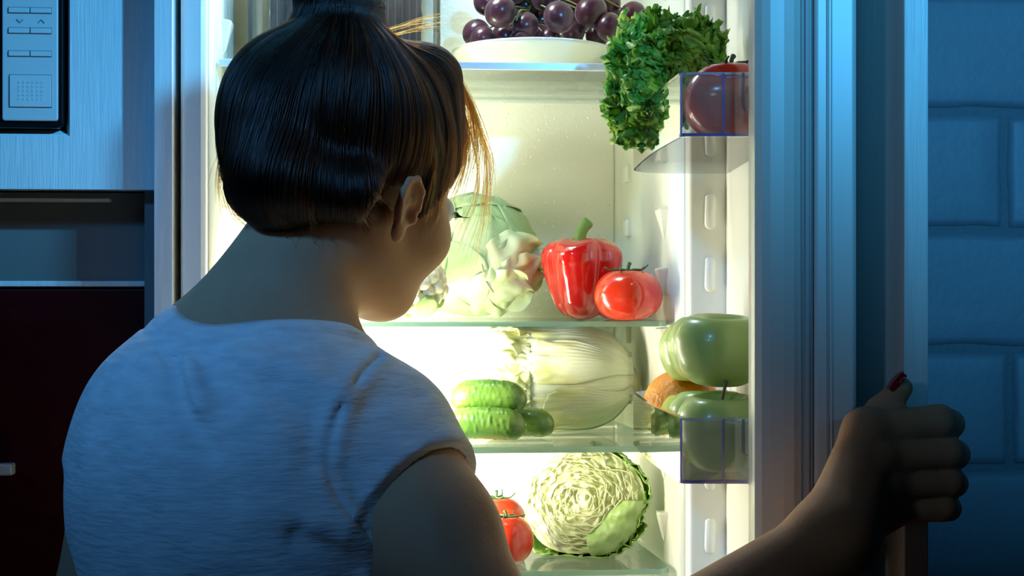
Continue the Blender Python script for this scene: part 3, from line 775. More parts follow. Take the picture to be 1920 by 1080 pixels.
# folded leaf layers standing proud of the cut face
for k in range(26):
    r0 = RS*(.16+.76*((k+.5)/26)**.75); a0 = k*2.399; arc = random.uniform(.7, 1.5)*min(1.4, .02/r0+.5)
    P = []
    for q in range(15):
        a = a0+arc*(q/14-.5)*2; r_ = r0*(1+.16*nz(math.cos(a)*3, math.sin(a)*3, k*1.3)+.07*math.sin(a*6+k)+.18*(q/14-.5))
        P.append(cen+e2*r_*math.cos(a)*1.06+e1*r_*math.sin(a)*.96+nrm*(.0030+.004*(1-(r0/RS)**2)+.0008*math.sin(q*1.7+k)))
    obj('cut_leaf', *tube([tuple(p_) for p_ in P], [.0003+.0007*math.sin(PI*q/14) for q in range(15)], 6), M_savrib, sv, smooth=True, local=True)
def dome(u, v):
    a, b = 2*PI*u, v*PI/2
    x, y = ol(a)*math.cos(a)*1.06*math.cos(b), ol(a)*math.sin(a)*.96*math.cos(b)
    return tuple(cen+e2*x+e1*y-nrm*(RS*.95*math.sin(b)+.0012*nz(x, y, b, 120)))
v, f = sheet(60, 24, dome); obj('heart', v, f, M_sav, sv, smooth=True, local=True)
for k, (a0, wd, lip_) in enumerate(((-.55, .75, .012), (.25, .7, .010), (-1.35, .8, .014), (.9, .55, .008), (-2.2, .6, .012), (-.95, .6, .017))):
    def g(u, v, a0=a0, wd=wd, lip_=lip_, k=k):
        q = 2*u-1; a = a0+q*wd; b = -.10+.95*v
        e = 1-v
        ro = ol(a)*1.03+.0015*k*.5+.0022*nz(q*9, v*9, k*2.)+.0015*nz(q*20, v*20, k*3.)
        fl_ = max(0, e-.6)/.4
        ro += lip_*fl_*(.15+.20*math.sin(5*q+k*2)+.55*nz(q*5, k*1.7, 2)+.20*nz(q*14, k, v*5))
        x, y = ro*math.cos(a)*1.06*math.cos(max(0, b)), ro*math.sin(a)*.96*math.cos(max(0, b))
        return tuple(cen+e2*x+e1*y-nrm*(ro*math.sin(b)-.006*fl_*nz(q*8, k*2.2, 4.)))
    v, f = sheet(40, 26, g); v = [(x, y, max(z, .0012)) for x, y, z in v]
    obj('outer_leaf', v, f, M_sav, sv, smooth=True, solid=.0010, local=True)
# pale outer leaf folded across the lower right of the cut
def g(u, v):
    q = 2*u-1; a = -.68+.72*q; r_ = ol(a)*(1.06-.56*v*(1-.25*q*q))
    x, y = r_*math.cos(a)*1.06, r_*math.sin(a)*.96
    p_ = cen+e2*x+e1*y+nrm*(.004+.010*math.sin(PI*v)+.0022*nz(q*5, v*5, 9.)+.0016*math.sin(8*q+4*v))
    return (p_.x, p_.y, max(p_.z, .0012))
v, f = sheet(34, 22, g); obj('outer_leaf', v, f, mat('savoy_fold', (.46, .66, .20), .42, var=(.58, .74, .34), vscale=30, trans=.25), sv, smooth=True, solid=.001, local=True, label='paler leaf folded over the cut')

# curly lettuce hanging over the upper door bin -----------------------------
lt = empty('lettuce', (.225, -.15, BU), label='bunch of frilly green lettuce leaves spilling over the upper door bin', cat='lettuce')
def lettuce_leaf(root, tip, side, Wd, m, sd, curl=.02, drop=0.):
    root, tip, side = Vector(root), Vector(tip), Vector(side).normalized(); ax = tip-root; L = ax.length; nn = ax.normalized().cross(side)
    def g(u, v):
        q = 2*u-1; e = .25+.75*max(abs(q)**1.6, max(0, (v-.45)/.55)**1.2)
        w_ = Wd*(.30+.70*math.sin(PI*min(1, .14+.66*v))**.8)
        p_ = root+ax*v*(1-.20*q*q*v)+side*q*w_
        o1 = nz(q*3.2+sd, v*3.6, sd*1.3); o2 = nz(q*7+sd, v*8, sd*2.3); o3 = nz(q*15+sd, v*17, sd*3.1)
        n_ = .020*o1*(.4+.6*e)+e*(.014*o2+.009*o3)+curl*q*q+curl*1.2*math.sin(PI*v*.5)
        l1 = e*(.011*nz(q*8+9, v*9, sd*1.1)+.007*nz(q*17+9, v*19, sd*2.1)); l2 = e*(.011*nz(q*8, v*9+9, sd*1.7)+.007*nz(q*17, v*19+9, sd*2.9))
        edge = max(abs(q), v if v > .6 else 0)
        fr_ = max(0, edge-.86)/.14
        n_ += fr_*.006*math.sin(55*q+47*v+sd); l2 += fr_*.003*math.sin(71*q-38*v+sd*2)
        return tuple(p_+nn*n_+side*l1+ax.normalized()*l2-Vector((0, 0, drop*v*v)))
    v, f = sheet(84, 66, g)
    return obj('leaf', v, f, m, lt, smooth=True)
def LW(px, py, Y): return tuple(W(px, py, Y))
lettuce_leaf(LW(1288, 165, -.20), LW(1316, 24, -.19), (1, .25, .05), .034, M_let, 1.0, .008)
lettuce_leaf(LW(1300, 180, -.21), LW(1225, 12, -.19), (.9, .3, .35), .044, M_let, 2.3, .010)
lettuce_leaf(LW(1300, 180, -.23), LW(1150, 75, -.20), (.55, .2, .75), .046, M_let, 3.1, .010)
lettuce_leaf(LW(1295, 170, -.22), LW(1135, 165, -.20), (.15, .25, .9), .040, M_let, 4.7, .012, .01)
lettuce_leaf(LW(1285, 140, -.17), LW(1155, 205, -.165), (.4, .3, .8), .034, M_let2, 5.9, .010, .01)
lettuce_leaf(LW(1270, 110, -.15), LW(1190, 25, -.13), (.7, .3, .5), .042, M_let2, 6.4, .008)
lettuce_leaf(LW(1300, 150, -.24), LW(1255, 62, -.255), (.95, .1, .1), .034, M_let, 7.7, .006)
lettuce_leaf(LW(1300, 185, -.245), LW(1195, 110, -.25), (.6, .1, .7), .036, M_let, 9.1, .006)
lettuce_leaf(LW(1318, 130, -.17), LW(1352, 66, -.165), (.7, .2, .5), .014, M_let2, 10.3, .004)

# grapes on a cream plate, top shelf ----------------------------------------
GP = W(1000, 118, .150); TZ = ZTOP+.0006
pl_prof = [(.0005, .0030), (.045, .0030), (.052, .0004), (.056, .0004), (.060, .0045), (.078, .0135), (.0925, .0215), (.0945, .0235), (.0935, .0248), (.089, .0236), (.075, .0160), (.060, .0090), (.045, .0065), (.0005, .0062)]
V, F = [], []; n = 64
for r_, z_ in pl_prof:
    for q in range(n): V.append((r_*math.cos(2*PI*q/n), r_*math.sin(2*PI*q/n), z_*1.28))
for l in range(len(pl_prof)-1):
    for q in range(n): F.append((l*n+q, l*n+(q+1) % n, (l+1)*n+(q+1) % n, (l+1)*n+q))
F += [tuple(range(n)), tuple(range((len(pl_prof)-1)*n, len(pl_prof)*n))[::-1]]
pt = obj('plate', V, F, M_plate, None, smooth=True, label='shallow cream china plate holding dark red grapes', cat='plate'); pt.location = (GP[0], GP[1], TZ)
gb = empty('grape_bunch', (GP[0], GP[1], TZ+.010), label='bunch of dark red grapes heaped on the cream plate', cat='grapes')
gv, gf = grid_surface(26, 18, lambda u, v: (.0175*math.sin(PI*v)*math.cos(u), .0175*math.sin(PI*v)*math.sin(u), -.0188*math.cos(PI*v)))
gme = None
gpos = []
for px, py, y, r_ in ((938, 22, .085, 1.05), (893, 62, .128, .95), (905, 72, .112, .85), (985, 48, .095, .90), (1048, 32, .078, 1.05), (1075, 60, .12, .8), (1108, 22, .105, 1.10), (1142, 50, .098, .92), (1186, 28, .135, .92), (1140, 5, .15, .9),
                     (945, 68, .12, .85), (1010, 68, .13, .85), (1072, 72, .145, .8), (912, 5, .13, .9), (985, 10, .15, .95), (1020, -8, .12, 1.), (1075, 0, .14, 1.), (965, -20, .12, 1.), (1040, -45, .14, 1.), (1100, -30, .15, 1.), (920, -35, .15, .9),
                     (1015, 40, .16, .9), (1150, 40, .17, .9), (950, 40, .17, .9), (1090, 35, .18, .9), (1000, -70, .15, .9), (1060, -80, .16, .9), (1120, 66, .14, .85), (1030, 75, .10, .8), (975, 78, .09, .75)):
    c_ = W(px, py, y); gpos.append((c_, r_))
    if gme is None:
        o = obj('grape', gv, gf, M_grape, gb, smooth=True); gme = o.data
    else:
        o = bpy.data.objects.new('grape', gme); link(o, gb)
    o.scale = (r_*.93, r_*.93, r_*.93); o.rotation_euler = (random.uniform(-.8, .8), random.uniform(-.8, .8), random.uniform(0, 3))
    o.location = tuple(c_)
ST = []
trunk = spline([W(985, 65, .15), W(990, 20, .13), W(1010, -15, .13), W(1030, -60, .14)], 12)
ST.append(tube(trunk, .0019, 6))
for c_, r_ in gpos:
    q = trunk[int(np.argmin(np.linalg.norm(trunk-c_, axis=1)))]
    ST.append(tube(spline([q, (q+c_)/2+np.array([0, 0, .004]), c_], 6), .0010, 5))
ST.append(tube(spline([W(990, 20, .10), W(975, 20, .085), W(968, 38, .08)], 6), .0012, 5))
obj('stalk', *merge(ST), M_gstem, gb, smooth=True)
ST = None
# dark cake under a clear fluted cover on a white dish -----------------------
cx = W(640, 80, .16)[0]
ds = empty('serving_dish', (cx, .165, TZ), label='flat white serving dish under the clear cake cover', cat='dish')
v, f = yprism(rrect(0, 0, 1, 1, .1), 0, 1)
def rr_xy(x0, y0, x1, y1, r, z0, z1): return prism(rrect(x0, y0, x1, y1, r, 6), z0, z1)
dx0, dx1 = -.183+.006, W(835, 80, .16)[0]
obj('dish_base', *rr_xy(dx0+.006, .070, dx1-.006, .262, .02, TZ, TZ+.012), M_plate, ds, bevel=.003)
obj('dish_rim', *rr_xy(dx0, .062, dx1, .270, .024, TZ+.012, TZ+.0175), M_plate, ds, bevel=.0025, seg=3)
zc = TZ+.0178
ck0, ck1 = W(506, 70, .11)[0], W(790, 70, .11)[0]
V, F = [], []
nxk, nzk = 46, 14
def cakeface(u, v):
    x = ck0+(ck1-ck0)*u; z = zc+.125*v
    return (x+(.003*nz(z*60, 1, 2) if u in (0, 1) else 0), .108+.0045*nz(x*60, z*7, 1.)+.002*nz(x*200, z*60, 5.)-.003*abs(math.sin(x*140)), z)
a_ = sheet(nxk, nzk, cakeface)
b_ = sheet(nxk, nzk, lambda u, v: (lambda q: (q[0], .225, q[2]))(cakeface(u, v)))
Vc, Fc = merge([a_, (b_[0], [q[::-1] for q in b_[1]])]); nn_ = len(a_[0]); rowl = nxk+1
bd = [i for i in range(rowl)]+[rowl*(j+1)-1 for j in range(1, nzk+1)]+[rowl*nzk+i for i in range(nxk-1, -1, -1)]+[rowl*j for j in range(nzk-1, 0, -1)]
for i in range(len(bd)):
    p_, q_ = bd[i], bd[(i+1) % len(bd)]; Fc.append((p_, nn_+p_, nn_+q_, q_))
ck = empty('cake', ((ck0+ck1)/2, .165, zc), label='dark chocolate-brown slab cake with rough sides behind the hair bun', cat='cake')
obj('sponge', Vc, Fc, M_cake, ck)
obj('icing', *rr_xy(ck0+.002, .110, ck1-.002, .223, .008, zc+.1255, zc+.133), mat('cake_icing', (.03, .018, .012), .35), ck, bevel=.003)
lid = empty('cake_cover', (cx, .165, zc), label='clear plastic cover with fine upright flutes over the dark cake', cat='cover')
lx0, lx1, ly0, ly1 = dx0+.010, dx1-.008, .074, .258
P = []
base_o = rrect(lx0, ly0, lx1, ly1, .02, 8)
# resample outline finely and flute it
pts = []
for i in range(len(base_o)):
    a, b = np.array(base_o[i]), np.array(base_o[(i+1) % len(base_o)]); n_ = max(1, int(np.linalg.norm(b-a)/.0022))
    for q in range(n_): pts.append(a+(b-a)*q/n_)
cxy = np.mean(pts, axis=0); fl_o = []
for i, p_ in enumerate(pts):
    d_ = p_-cxy; d_ = d_/np.linalg.norm(d_); fl_o.append(tuple(p_+d_*.0009*math.sin(i*PI*2/3.5)))
n_ = len(fl_o)
V = [(x, y, zc+.0002) for x, y in fl_o]+[(x, y, zc+.15) for x, y in fl_o]
obj('cover_wall', V, [(i, (i+1) % n_, n_+(i+1) % n_, n_+i) for i in range(n_)], M_lid, lid, smooth=True)
obj('cover_top', *rr_xy(lx0, ly0, lx1, ly1, .02, zc+.15, zc+.152), M_lid, lid)
obj('cover_knob', *tube([((lx0+lx1)/2, .165, zc+.152), ((lx0+lx1)/2, .165, zc+.160), ((lx0+lx1)/2, .165, zc+.168)], [.008, .011, .009], 16), M_lid, lid, smooth=True)
# ------------------------------------------------------------------ the woman: signed-distance body meshed as one surface
F32 = np.float32
def rc(P, a, b, ra, rb):
    a = np.asarray(a, F32); b = np.asarray(b, F32); ab = b-a
    h = np.clip((P-a)@ab/float(ab@ab), 0, 1)
    return np.linalg.norm(P-a-h[:, None]*ab, axis=1)-(ra+(rb-ra)*h)
def ell(P, c, r, R=None):
    q = P-np.asarray(c, F32)
    if R is not None: q = q@np.asarray(R, F32)
    r = np.asarray(r, F32)
    k0 = np.linalg.norm(q/r, axis=1); k1 = np.linalg.norm(q/(r*r), axis=1)+1e-9
    return k0*(k0-1)/k1
def smin(a, b, k):
    h = np.maximum(k-np.abs(a-b), 0)/k
    return np.minimum(a, b)-h*h*k*.25
def smax(a, b, k): return -smin(-a, -b, k)
def polydist(P, pts, R=.03):
    A = np.asarray(pts, F32); m = np.all((P > A.min(0)-R) & (P < A.max(0)+R), axis=1); out = np.full(len(P), 1., F32)
    if m.any(): out[m] = polydist_all(P[m], pts)
    return out
def polydist_all(P, pts):
    d = None
    for a, b in zip(pts, pts[1:]):
        e = rc(P, a, b, 0, 0); d = e if d is None else np.minimum(d, e)
    return d
def mesh_sdf(fn, lo, hi, h, cf=6):
    """surface nets on a sparse grid"""
    lo = np.array(lo, F32); hi = np.array(hi, F32); H = h*cf
    n = np.ceil((hi-lo)/H).astype(int)+1
    g = np.stack(np.meshgrid(*[np.arange(k) for k in n], indexing='ij'), -1).reshape(-1, 3)
    d = fn((lo+(g+.5)*H).astype(F32))
    g = g[np.abs(d) < H*1.35]
    sub = np.stack(np.meshgrid(*[np.arange(cf)]*3, indexing='ij'), -1).reshape(-1, 3)
    cells = (g[:, None, :]*cf+sub[None]).reshape(-1, 3)
    N = n*cf+2; st = np.array([N[1]*N[2], N[2], 1], np.int64)
    cid = cells@st
    cor = np.array([[i, j, k] for i in (0, 1) for j in (0, 1) for k in (0, 1)])
    coff = cor@st
    allc = np.unique((cid[:, None]+coff[None]).ravel())
    ijk = np.stack([allc//st[0], (allc % st[0])//st[1], allc % st[1]], -1)
    val = np.empty(len(allc), F32)
    for s in range(0, len(allc), 400000):
        val[s:s+400000] = fn((lo+ijk[s:s+400000]*h).astype(F32))
    ci = np.searchsorted(allc, cid[:, None]+coff[None])
    cv = val[ci]
    act = (cv.min(1) < 0) & (cv.max(1) >= 0)
    cid, cells, cv = cid[act], cells[act], cv[act]
    o = np.argsort(cid); cid, cells, cv = cid[o], cells[o], cv[o]
    edges = [(a, b) for a in range(8) for b in range(a+1, 8) if abs(cor[a]-cor[b]).sum() == 1]
    acc = np.zeros((len(cid), 3)); cnt = np.zeros(len(cid))
    for a, b in edges:
        va, vb = cv[:, a], cv[:, b]; m = (va < 0) != (vb < 0)
        t = np.where(m, va/np.where(m, va-vb, 1), 0)[:, None]
        acc += np.where(m[:, None], cor[a]+t*(cor[b]-cor[a]), 0); cnt += m
    verts = lo+(cells+acc/cnt[:, None])*h
    faces = []
    def find(q):
        p = np.minimum(np.searchsorted(cid, q), len(cid)-1); return np.where(cid[p] == q, p, -1)
    for ax in range(3):
        u, v_ = (ax+1) % 3, (ax+2) % 3
        c1 = 1 << (2-ax)
        m = (cv[:, 0] < 0) != (cv[:, c1] < 0)
        q0 = cid[m]; i0 = np.nonzero(m)[0]
        a1, a2, a3 = find(q0-st[u]), find(q0-st[u]-st[v_]), find(q0-st[v_])
        ok = (a1 >= 0) & (a2 >= 0) & (a3 >= 0)
        Q = np.stack([i0, a1, a2, a3], -1)[ok]
        fl = cv[m, 0][ok] >= 0
        Q[fl] = Q[fl][:, ::-1]; faces.append(Q)
    return verts, np.concatenate(faces)[:, ::-1]
def npmesh(name, V, Q, m, parent=None, **kw):
    me = bpy.data.meshes.new(name)
    me.vertices.add(len(V)); me.vertices.foreach_set('co', np.asarray(V, F32).ravel())
    me.loops.add(len(Q)*4); me.loops.foreach_set('vertex_index', np.asarray(Q, np.int32).ravel())
    me.polygons.add(len(Q)); me.polygons.foreach_set('loop_start', np.arange(0, len(Q)*4, 4, dtype=np.int32))
    me.polygons.foreach_set('use_smooth', np.ones(len(Q), bool))
    me.update(calc_edges=True); me.validate(); me.materials.append(m)
    o = bpy.data.objects.new(name, me); return link(o, parent, **kw)

M_skin = mat('skin', (.56, .32, .19), .52, spec=.14, var=(.52, .29, .17), vscale=26, sss=.22, sssr=(1, .32, .16), bump=.00025, bscale=420)
M_hair = mat('hair_base', (.018, .011, .007), .45, spec=.4)
M_shirt = mat('white_tee', (.82, .84, .86), .85, spec=.12, var=(.69, .71, .74), vscale=85, vstretch=(.55, .55, 2.0), bump=.0012, bscale=130, bstretch=(.5, .5, 2.6), sheen=.15)
M_jean = mat('dark_trousers', (.02, .03, .05), .8, bump=.0006, bscale=500)
M_shoe = mat('slipper', (.12, .12, .13), .8)
M_nail = mat('red_nail', (.22, .008, .012), .12, spec=.6, coat=.5)
M_eye = mat('eye_white', (.8, .78, .75), .15); M_iris = mat('eye_iris', (.06, .04, .03), .1)
M_lash = mat('lash', (.008, .006, .005), .6)

# ---- pose
HC = W(668, 300, -.27)
psi, pit = math.radians(48), math.radians(25)
Fh = np.array([math.sin(psi), math.cos(psi), 0]); Rv = np.array([math.cos(psi), -math.sin(psi), 0]); Uz = np.array([0, 0, 1.])
Fv = Fh*math.cos(pit)-Uz*math.sin(pit); Uv = Fh*math.sin(pit)+Uz*math.cos(pit)
HR = np.stack([Rv, Fv, Uv], 1)          # columns: right, forward, up
def hp(r, f, u): return HC+Rv*r+Fv*f+Uv*u
SHR, SHL = W(728, 828, -.375), W(304, 797, -.325)
NB, NT = W(495, 655, -.335), W(598, 430, -.295)
ER = W(1008, 1395, -.56); WR_ = W(1560, 1010, -.545)
EL = W(162, 1190, -.36); WL_ = EL+np.array([.05, .14, -.17])
tpsi = math.radians(20); TR = np.stack([[math.cos(tpsi), -math.sin(tpsi), 0], [math.sin(tpsi), math.cos(tpsi), 0], [0, 0, 1]], 1)
CHc = W(470, 920, -.345); WAc = W(470, 1130, -.375); HIc = np.array([WAc[0], -.40, .93])
HS = 2700.
def hw(px, py, dy=0.): return W(px, py, -.502+dy)
FING = {  # knuckle, first joint, second joint, tip (photo px, depth offset from the panel edge plane)
    'index': ([(1622, 806, -.008), (1760, 790, -.009), (1780, 795, .022), (1753, 801, .036)], [.0125, .0118, .0105, .0085]),
    'middle': ([(1640, 858, -.012), (1776, 848, -.008), (1790, 852, .024), (1763, 857, .038)], [.0125, .0116, .0105, .0085]),
    'ring': ([(1652, 908, -.010), (1778, 903, -.006), (1788, 906, .023), (1763, 910, .036)], [.0118, .0108, .0098, .0080]),
    'little': ([(1660, 956, -.004), (1768, 951, -.004), (1778, 953, .020), (1758, 956, .031)], [.0108, .0097, .0088, .0073]),
}
THUMB = ([(1588, 940, .004), (1614, 822, .018), (1652, 772, .009), (1690, 728, .000)], [.0150, .0130, .0112, .0088])
def fpts(spec): return [hw(*q) for q in spec[0]]
def hand_right(P):
    wr = WR_; d = None
    # palm: metacarpal cones fanning out of the wrist
    for nm in FING:
        k = fpts(FING[nm])[0]; e = rc(P, wr+(k-wr)*.05, k+np.array([0, .004, 0]), .0215, FING[nm][1][0]+.0015)
        d = e if d is None else smin(d, e, .016)
    d = smin(d, rc(P, hw(1600, 960, .006), hw(1645, 880, .004), .020, .016), .018)
    tp = fpts(THUMB); d = smin(d, rc(P, tp[0], tp[1], .0165, .0125), .016)
    # first tendon ridge
    d = smin(d, rc(P, wr+np.array([0, -.020, .0]), hw(1625, 806, -.017), .003, .0035), .010)
    d = smin(d, rc(P, wr+np.array([.004, -.021, .0]), hw(1643, 858, -.021), .003, .0035), .010)
    fs = None
    for nm in FING:
        p = fpts(FING[nm]); r = FING[nm][1]
        e = rc(P, p[0], p[1], r[0], r[1])
        e = smin(e, rc(P, p[1], p[2], r[1], r[2]), .003); e = smin(e, rc(P, p[2], p[3], r[2], r[3]), .003)
        e = smin(e, ell(P, p[0]+np.array([.001, -.004, .001]), (.011, .011, .011)), .008)
        fs = e if fs is None else smin(fs, e, .0022)
    d = smin(d, fs, .010)
    th = smin(rc(P, tp[1], tp[2], .0122, .0108), rc(P, tp[2], tp[3], .0112, .0080), .004)
    return smin(d, th, .007)
def hand_left(P):
    w_, d_ = WL_, np.array([.02, .75, -.62]); d_ = d_/np.linalg.norm(d_)
    s_ = np.array([.35, .25, .4]); s_ = s_-d_*(s_@d_); s_ = s_/np.linalg.norm(s_); n_ = np.cross(d_, s_)
    d = None
    for k, (o, L) in enumerate(((.024, .066), (.008, .072), (-.008, .068), (-.023, .054))):
        kn = w_+d_*.085+s_*o
        e = rc(P, w_, kn, .019, .011); d = e if d is None else smin(d, e, .014)
        m_ = kn+d_*L*.52+n_*.010; t_ = m_+d_*L*.38+n_*.022
        d = smin(d, smin(rc(P, kn, m_, .0095, .0082), rc(P, m_, t_, .0082, .0068), .003), .004)
    a = w_+d_*.03+s_*.022; b = w_+d_*.07+s_*.048; c = b+d_*.032+n_*.006
    return smin(d, smin(rc(P, a, b, .015, .011), rc(P, b, c, .0105, .0078), .003), .010)
def torso(P):
    d = ell(P, CHc, (.121, .095, .130), TR)
    d = smin(d, ell(P, CHc+TR@np.array([-.052, -.030, .030]), (.066, .060, .085), TR), .05)     # shoulder blades
    d = smin(d, ell(P, CHc+TR@np.array([.052, -.030, .030]), (.066, .060, .085), TR), .05)
    d = smin(d, ell(P, WAc, (.118, .088, .16), TR), .07)
    d = smin(d, ell(P, HIc, (.155, .112, .14), TR), .08)
    for sx in (-1, 1): d = smin(d, ell(P, CHc+TR@np.array([sx*.062, .082, -.015]), (.055, .048, .055), TR), .03)
    sp = NB+np.array([-.010, .02, -.035])
    d = smin(d, rc(P, sp, SHR+np.array([-.018, 0, -.004]), .052, .045), .05)
    d = smin(d, rc(P, sp, SHL+np.array([.016, 0, -.002]), .052, .045), .05)
    return d
def arm_r(P): return smin(smin(rc(P, SHR, SHR+(ER-SHR)*.35, .0475, .0450), rc(P, SHR+(ER-SHR)*.35, ER, .0450, .0365), .02), smin(rc(P, ER, ER+(WR_-ER)*.35, .0365, .0385), rc(P, ER+(WR_-ER)*.35, WR_, .0385, .0245), .02), .02)
def arm_l(P): return smin(rc(P, SHL, EL, .0465, .034), rc(P, EL, WL_, .034, .022), .02)
def neck(P):
    d = rc(P, NB, NT, .0530, .0500)
    d = smin(d, rc(P, W(560, 500, -.300), W(345, 668, -.325), .030, .032), .050)      # trapezius, left
    d = smin(d, rc(P, W(548, 545, -.320), W(690, 775, -.37), .024, .030), .030)     # trapezius, right
    d = smin(d, rc(P, W(675, 450, -.30), W(575, 650, -.27), .011, .012), .024)      # neck muscle below the ear
    return d
def head(P):
    q = (P-HC.astype(F32))@HR.astype(F32)
    d = ell(q, (0, -.012, .016), (.0735, .092, .074))
    d = smin(d, ell(q, (0, .034, -.035), (.0600, .060, .070)), .03)
    d = smin(d, ell(q, (0, .040, -.074), (.043, .048, .038)), .03)              # jaw
    d = smin(d, rc(q, (.052, -.005, -.062), (.016, .074, -.096), .014, .014), .025)
    d = smin(d, rc(q, (-.052, -.005, -.062), (-.016, .074, -.096), .014, .014), .025)
    for sx in (-1, 1):
        d = smin(d, ell(q, (sx*.037, .062, -.044), (.026, .028, .026)), .02)      # cheek
        d = smax(d, -ell(q, (sx*.031, .099, -.008), (.016, .012, .010)), .012)   # eye hollow
    d = smin(d, rc(q, (0, .090, -.008), (0, .108, -.044), .007, .010), .012)      # nose
    for sx in (-1, 1): d = smin(d, ell(q, (sx*.011, .099, -.047), (.008, .010, .007)), .006)
    d = smin(d, rc(q, (-.016, .083, -.073), (.016, .083, -.073), .006, .006), .006)
    d = smin(d, rc(q, (-.014, .082, -.083), (.014, .082, -.083), .0065, .0065), .005)
    d = smin(d, ell(q, (0, .078, -.097), (.017, .015, .013)), .012)             # chin
    # ears
    for sx in (-1, 1):
        qq = q*np.array([sx, 1, 1], F32)
        c = np.array([.0755, .010, -.046]); fl = math.radians(8)
        eu = np.array([0, .06, 1.0]); eb = np.array([math.sin(fl), -math.cos(fl), .06]); eb = eb/np.linalg.norm(eb)
        eu = eu-eb*(eu@eb); eu = eu/np.linalg.norm(eu); en = np.cross(eu, eb); en = en if en[0] > 0 else -en
        E = np.stack([eb, eu, en], 1).astype(F32)
        z = (qq-c.astype(F32))@E/F32(.84)
        e = ell(z, (.002, .004, 0), (.0155, .0275, .0050))
        rim = [(-.010, .006), (-.006, .024), (.006, .031), (.0155, .024), (.0175, .010), (.0140, -.006), (.0090, -.016)]
        pts = [(a, b, .0035) for a, b in rim]
        for a, b in zip(pts, pts[1:]): e = smin(e, rc(z, a, b, .0036, .0034), .002)
        e = smax(e, -ell(z, (.006, .016, .0085), (.0065, .011, .0070)), .002)
        e = smax(e, -ell(z, (-.001, -.004, .0090), (.0085, .0100, .0090)), .002)
        e = smin(e, rc(z, (.008, -.010, .003), (.0085, .010, .003), .0030, .0026), .002)
        e = smin(e, ell(z, (.001, -.0265, .001), (.0080, .0095, .0048)), .006)
        e = smin(e, ell(z, (-.010, -.005, .003), (.004, .006, .004)), .003)
        d = smin(d, e*F32(.84), .006)
    return d
def body(P):
    d = smin(torso(P), neck(P), .030)
    d = smin(d, head(P), .022)
    ar = smin(arm_r(P), hand_right(P), .014); al = smin(arm_l(P), hand_left(P), .014)
    d = smin(d, smin(ar, al, .01), .022)
    for sx in (-1, 1): d = smin(d, rc(P, HIc+TR@np.array([sx*.075, 0, -.03]), HIc+TR@np.array([sx*.078, .0, -.10]), .083, .080), .04)
    return d
V, Q = mesh_sdf(body, (-.50, -.70, .74), (.47, .02, 1.66), .0020)
person = npmesh('person', V, Q, M_skin, None, label='woman seen from behind in a white tee, holding the fridge door and looking in', cat='person')

# eyes, brows and lashes (turned away from the viewer)
for sx in (-1, 1):
    c = hp(sx*.031, .0800, -.008)
    v, f = grid_surface(16, 10, lambda u, v: tuple(c+.0125*(math.sin(PI*v)*math.cos(u)*Rv+math.sin(PI*v)*math.sin(u)*Uv+math.cos(PI*v)*Fv)))
    ey = obj('eye', v, f, M_eye, person, smooth=True)
    c2 = c+Fv*.0090; v, f = grid_surface(14, 6, lambda u, v: tuple(c2+.0055*(math.sin(PI*v)*math.cos(u)*Rv+math.sin(PI*v)*math.sin(u)*Uv)+Fv*.0042*math.cos(PI*v)))
    obj('iris', v, f, M_iris, ey, smooth=True)
    P = []
    for k in range(13):
        a = -1+2*k/12; p0 = c+Rv*a*.0125+Fv*(.0125-.004*a*a)+Uv*(.0035-.003*a*a)
        P.append(tube(spline([p0, p0+Fv*.005+Rv*a*.003-Uv*.001, p0+Fv*.0095+Rv*a*.0075+Uv*.002*sx*0+Uv*.0008], 5), [.00055, .0005, .0004, .0003, .0002], 4))
    P.append(tube([c+Rv*a*.0135+Fv*(.0128-.0045*a*a)+Uv*(.0038-.0035*a*a) for a in np.linspace(-1, 1, 9)], .0011, 5))
    obj('eyelashes', *merge(P), M_lash, person, smooth=True)
    obj('eyebrow', *tube([hp(sx*(.012+.030*t), .0885-.018*t*t, .014+.007*math.sin(PI*t*.8)) for t in np.linspace(0, 1, 9)], [.0012]+[.0024]*6+[.0018, .0008], 5), M_hair, person, smooth=True)
v, f = tube([hp(.019*t, .0885-.006*t*t, -.0775+.0010*abs(t)) for t in np.linspace(-1, 1, 9)], [.0006, .0035, .0045, .0050, .0048, .0050, .0045, .0035, .0006], 8)
obj('lips', v, f, mat('lips', (.48, .16, .13), .35), person, smooth=True)
# nails of the right hand
def nail(base, tip, up, L, w_, name='thumbnail'):
    d = tip-base; d = d/np.linalg.norm(d); up = up-d*(up@d); up = up/np.linalg.norm(up); s = np.cross(d, up)
    def g(u, v):
        a = (u-.5)*2; y = v*L
        ww = w_*(1-.55*max(0, v-.62)**1.6/.38**1.6*.8)*(.75+.25*min(1, v*4))
        return tuple(base+d*y+s*a*ww+up*(-.42*w_*a*a+.0008*math.sin(PI*v)))
    v, f = sheet(10, 12, g); obj(name, v, f, M_nail, person, smooth=True, solid=.0008, label='dark red polished nail')
tp = fpts(THUMB); dth = (tp[3]-tp[2])/np.linalg.norm(tp[3]-tp[2])
upn = np.array([-.62, -.25, .55])
upn = upn-dth*(upn@dth); upn = upn/np.linalg.norm(upn)
nail(tp[3]-dth*.0055+upn*.0086, tp[3]+dth*.01+upn*.0076, upn, .0165, .0060)
for nm in FING:
    p = fpts(FING[nm]); r = FING[nm][1]; d_ = (p[3]-p[2])/np.linalg.norm(p[3]-p[2]); up = np.array([.3, 1., 0])
    up = up-d_*(up@d_); up = up/np.linalg.norm(up)
    nail(p[3]-d_*.005+up*(r[3]+.0002), p[3]+d_*.008+up*r[3], up, .0125, .0048, 'fingernail')

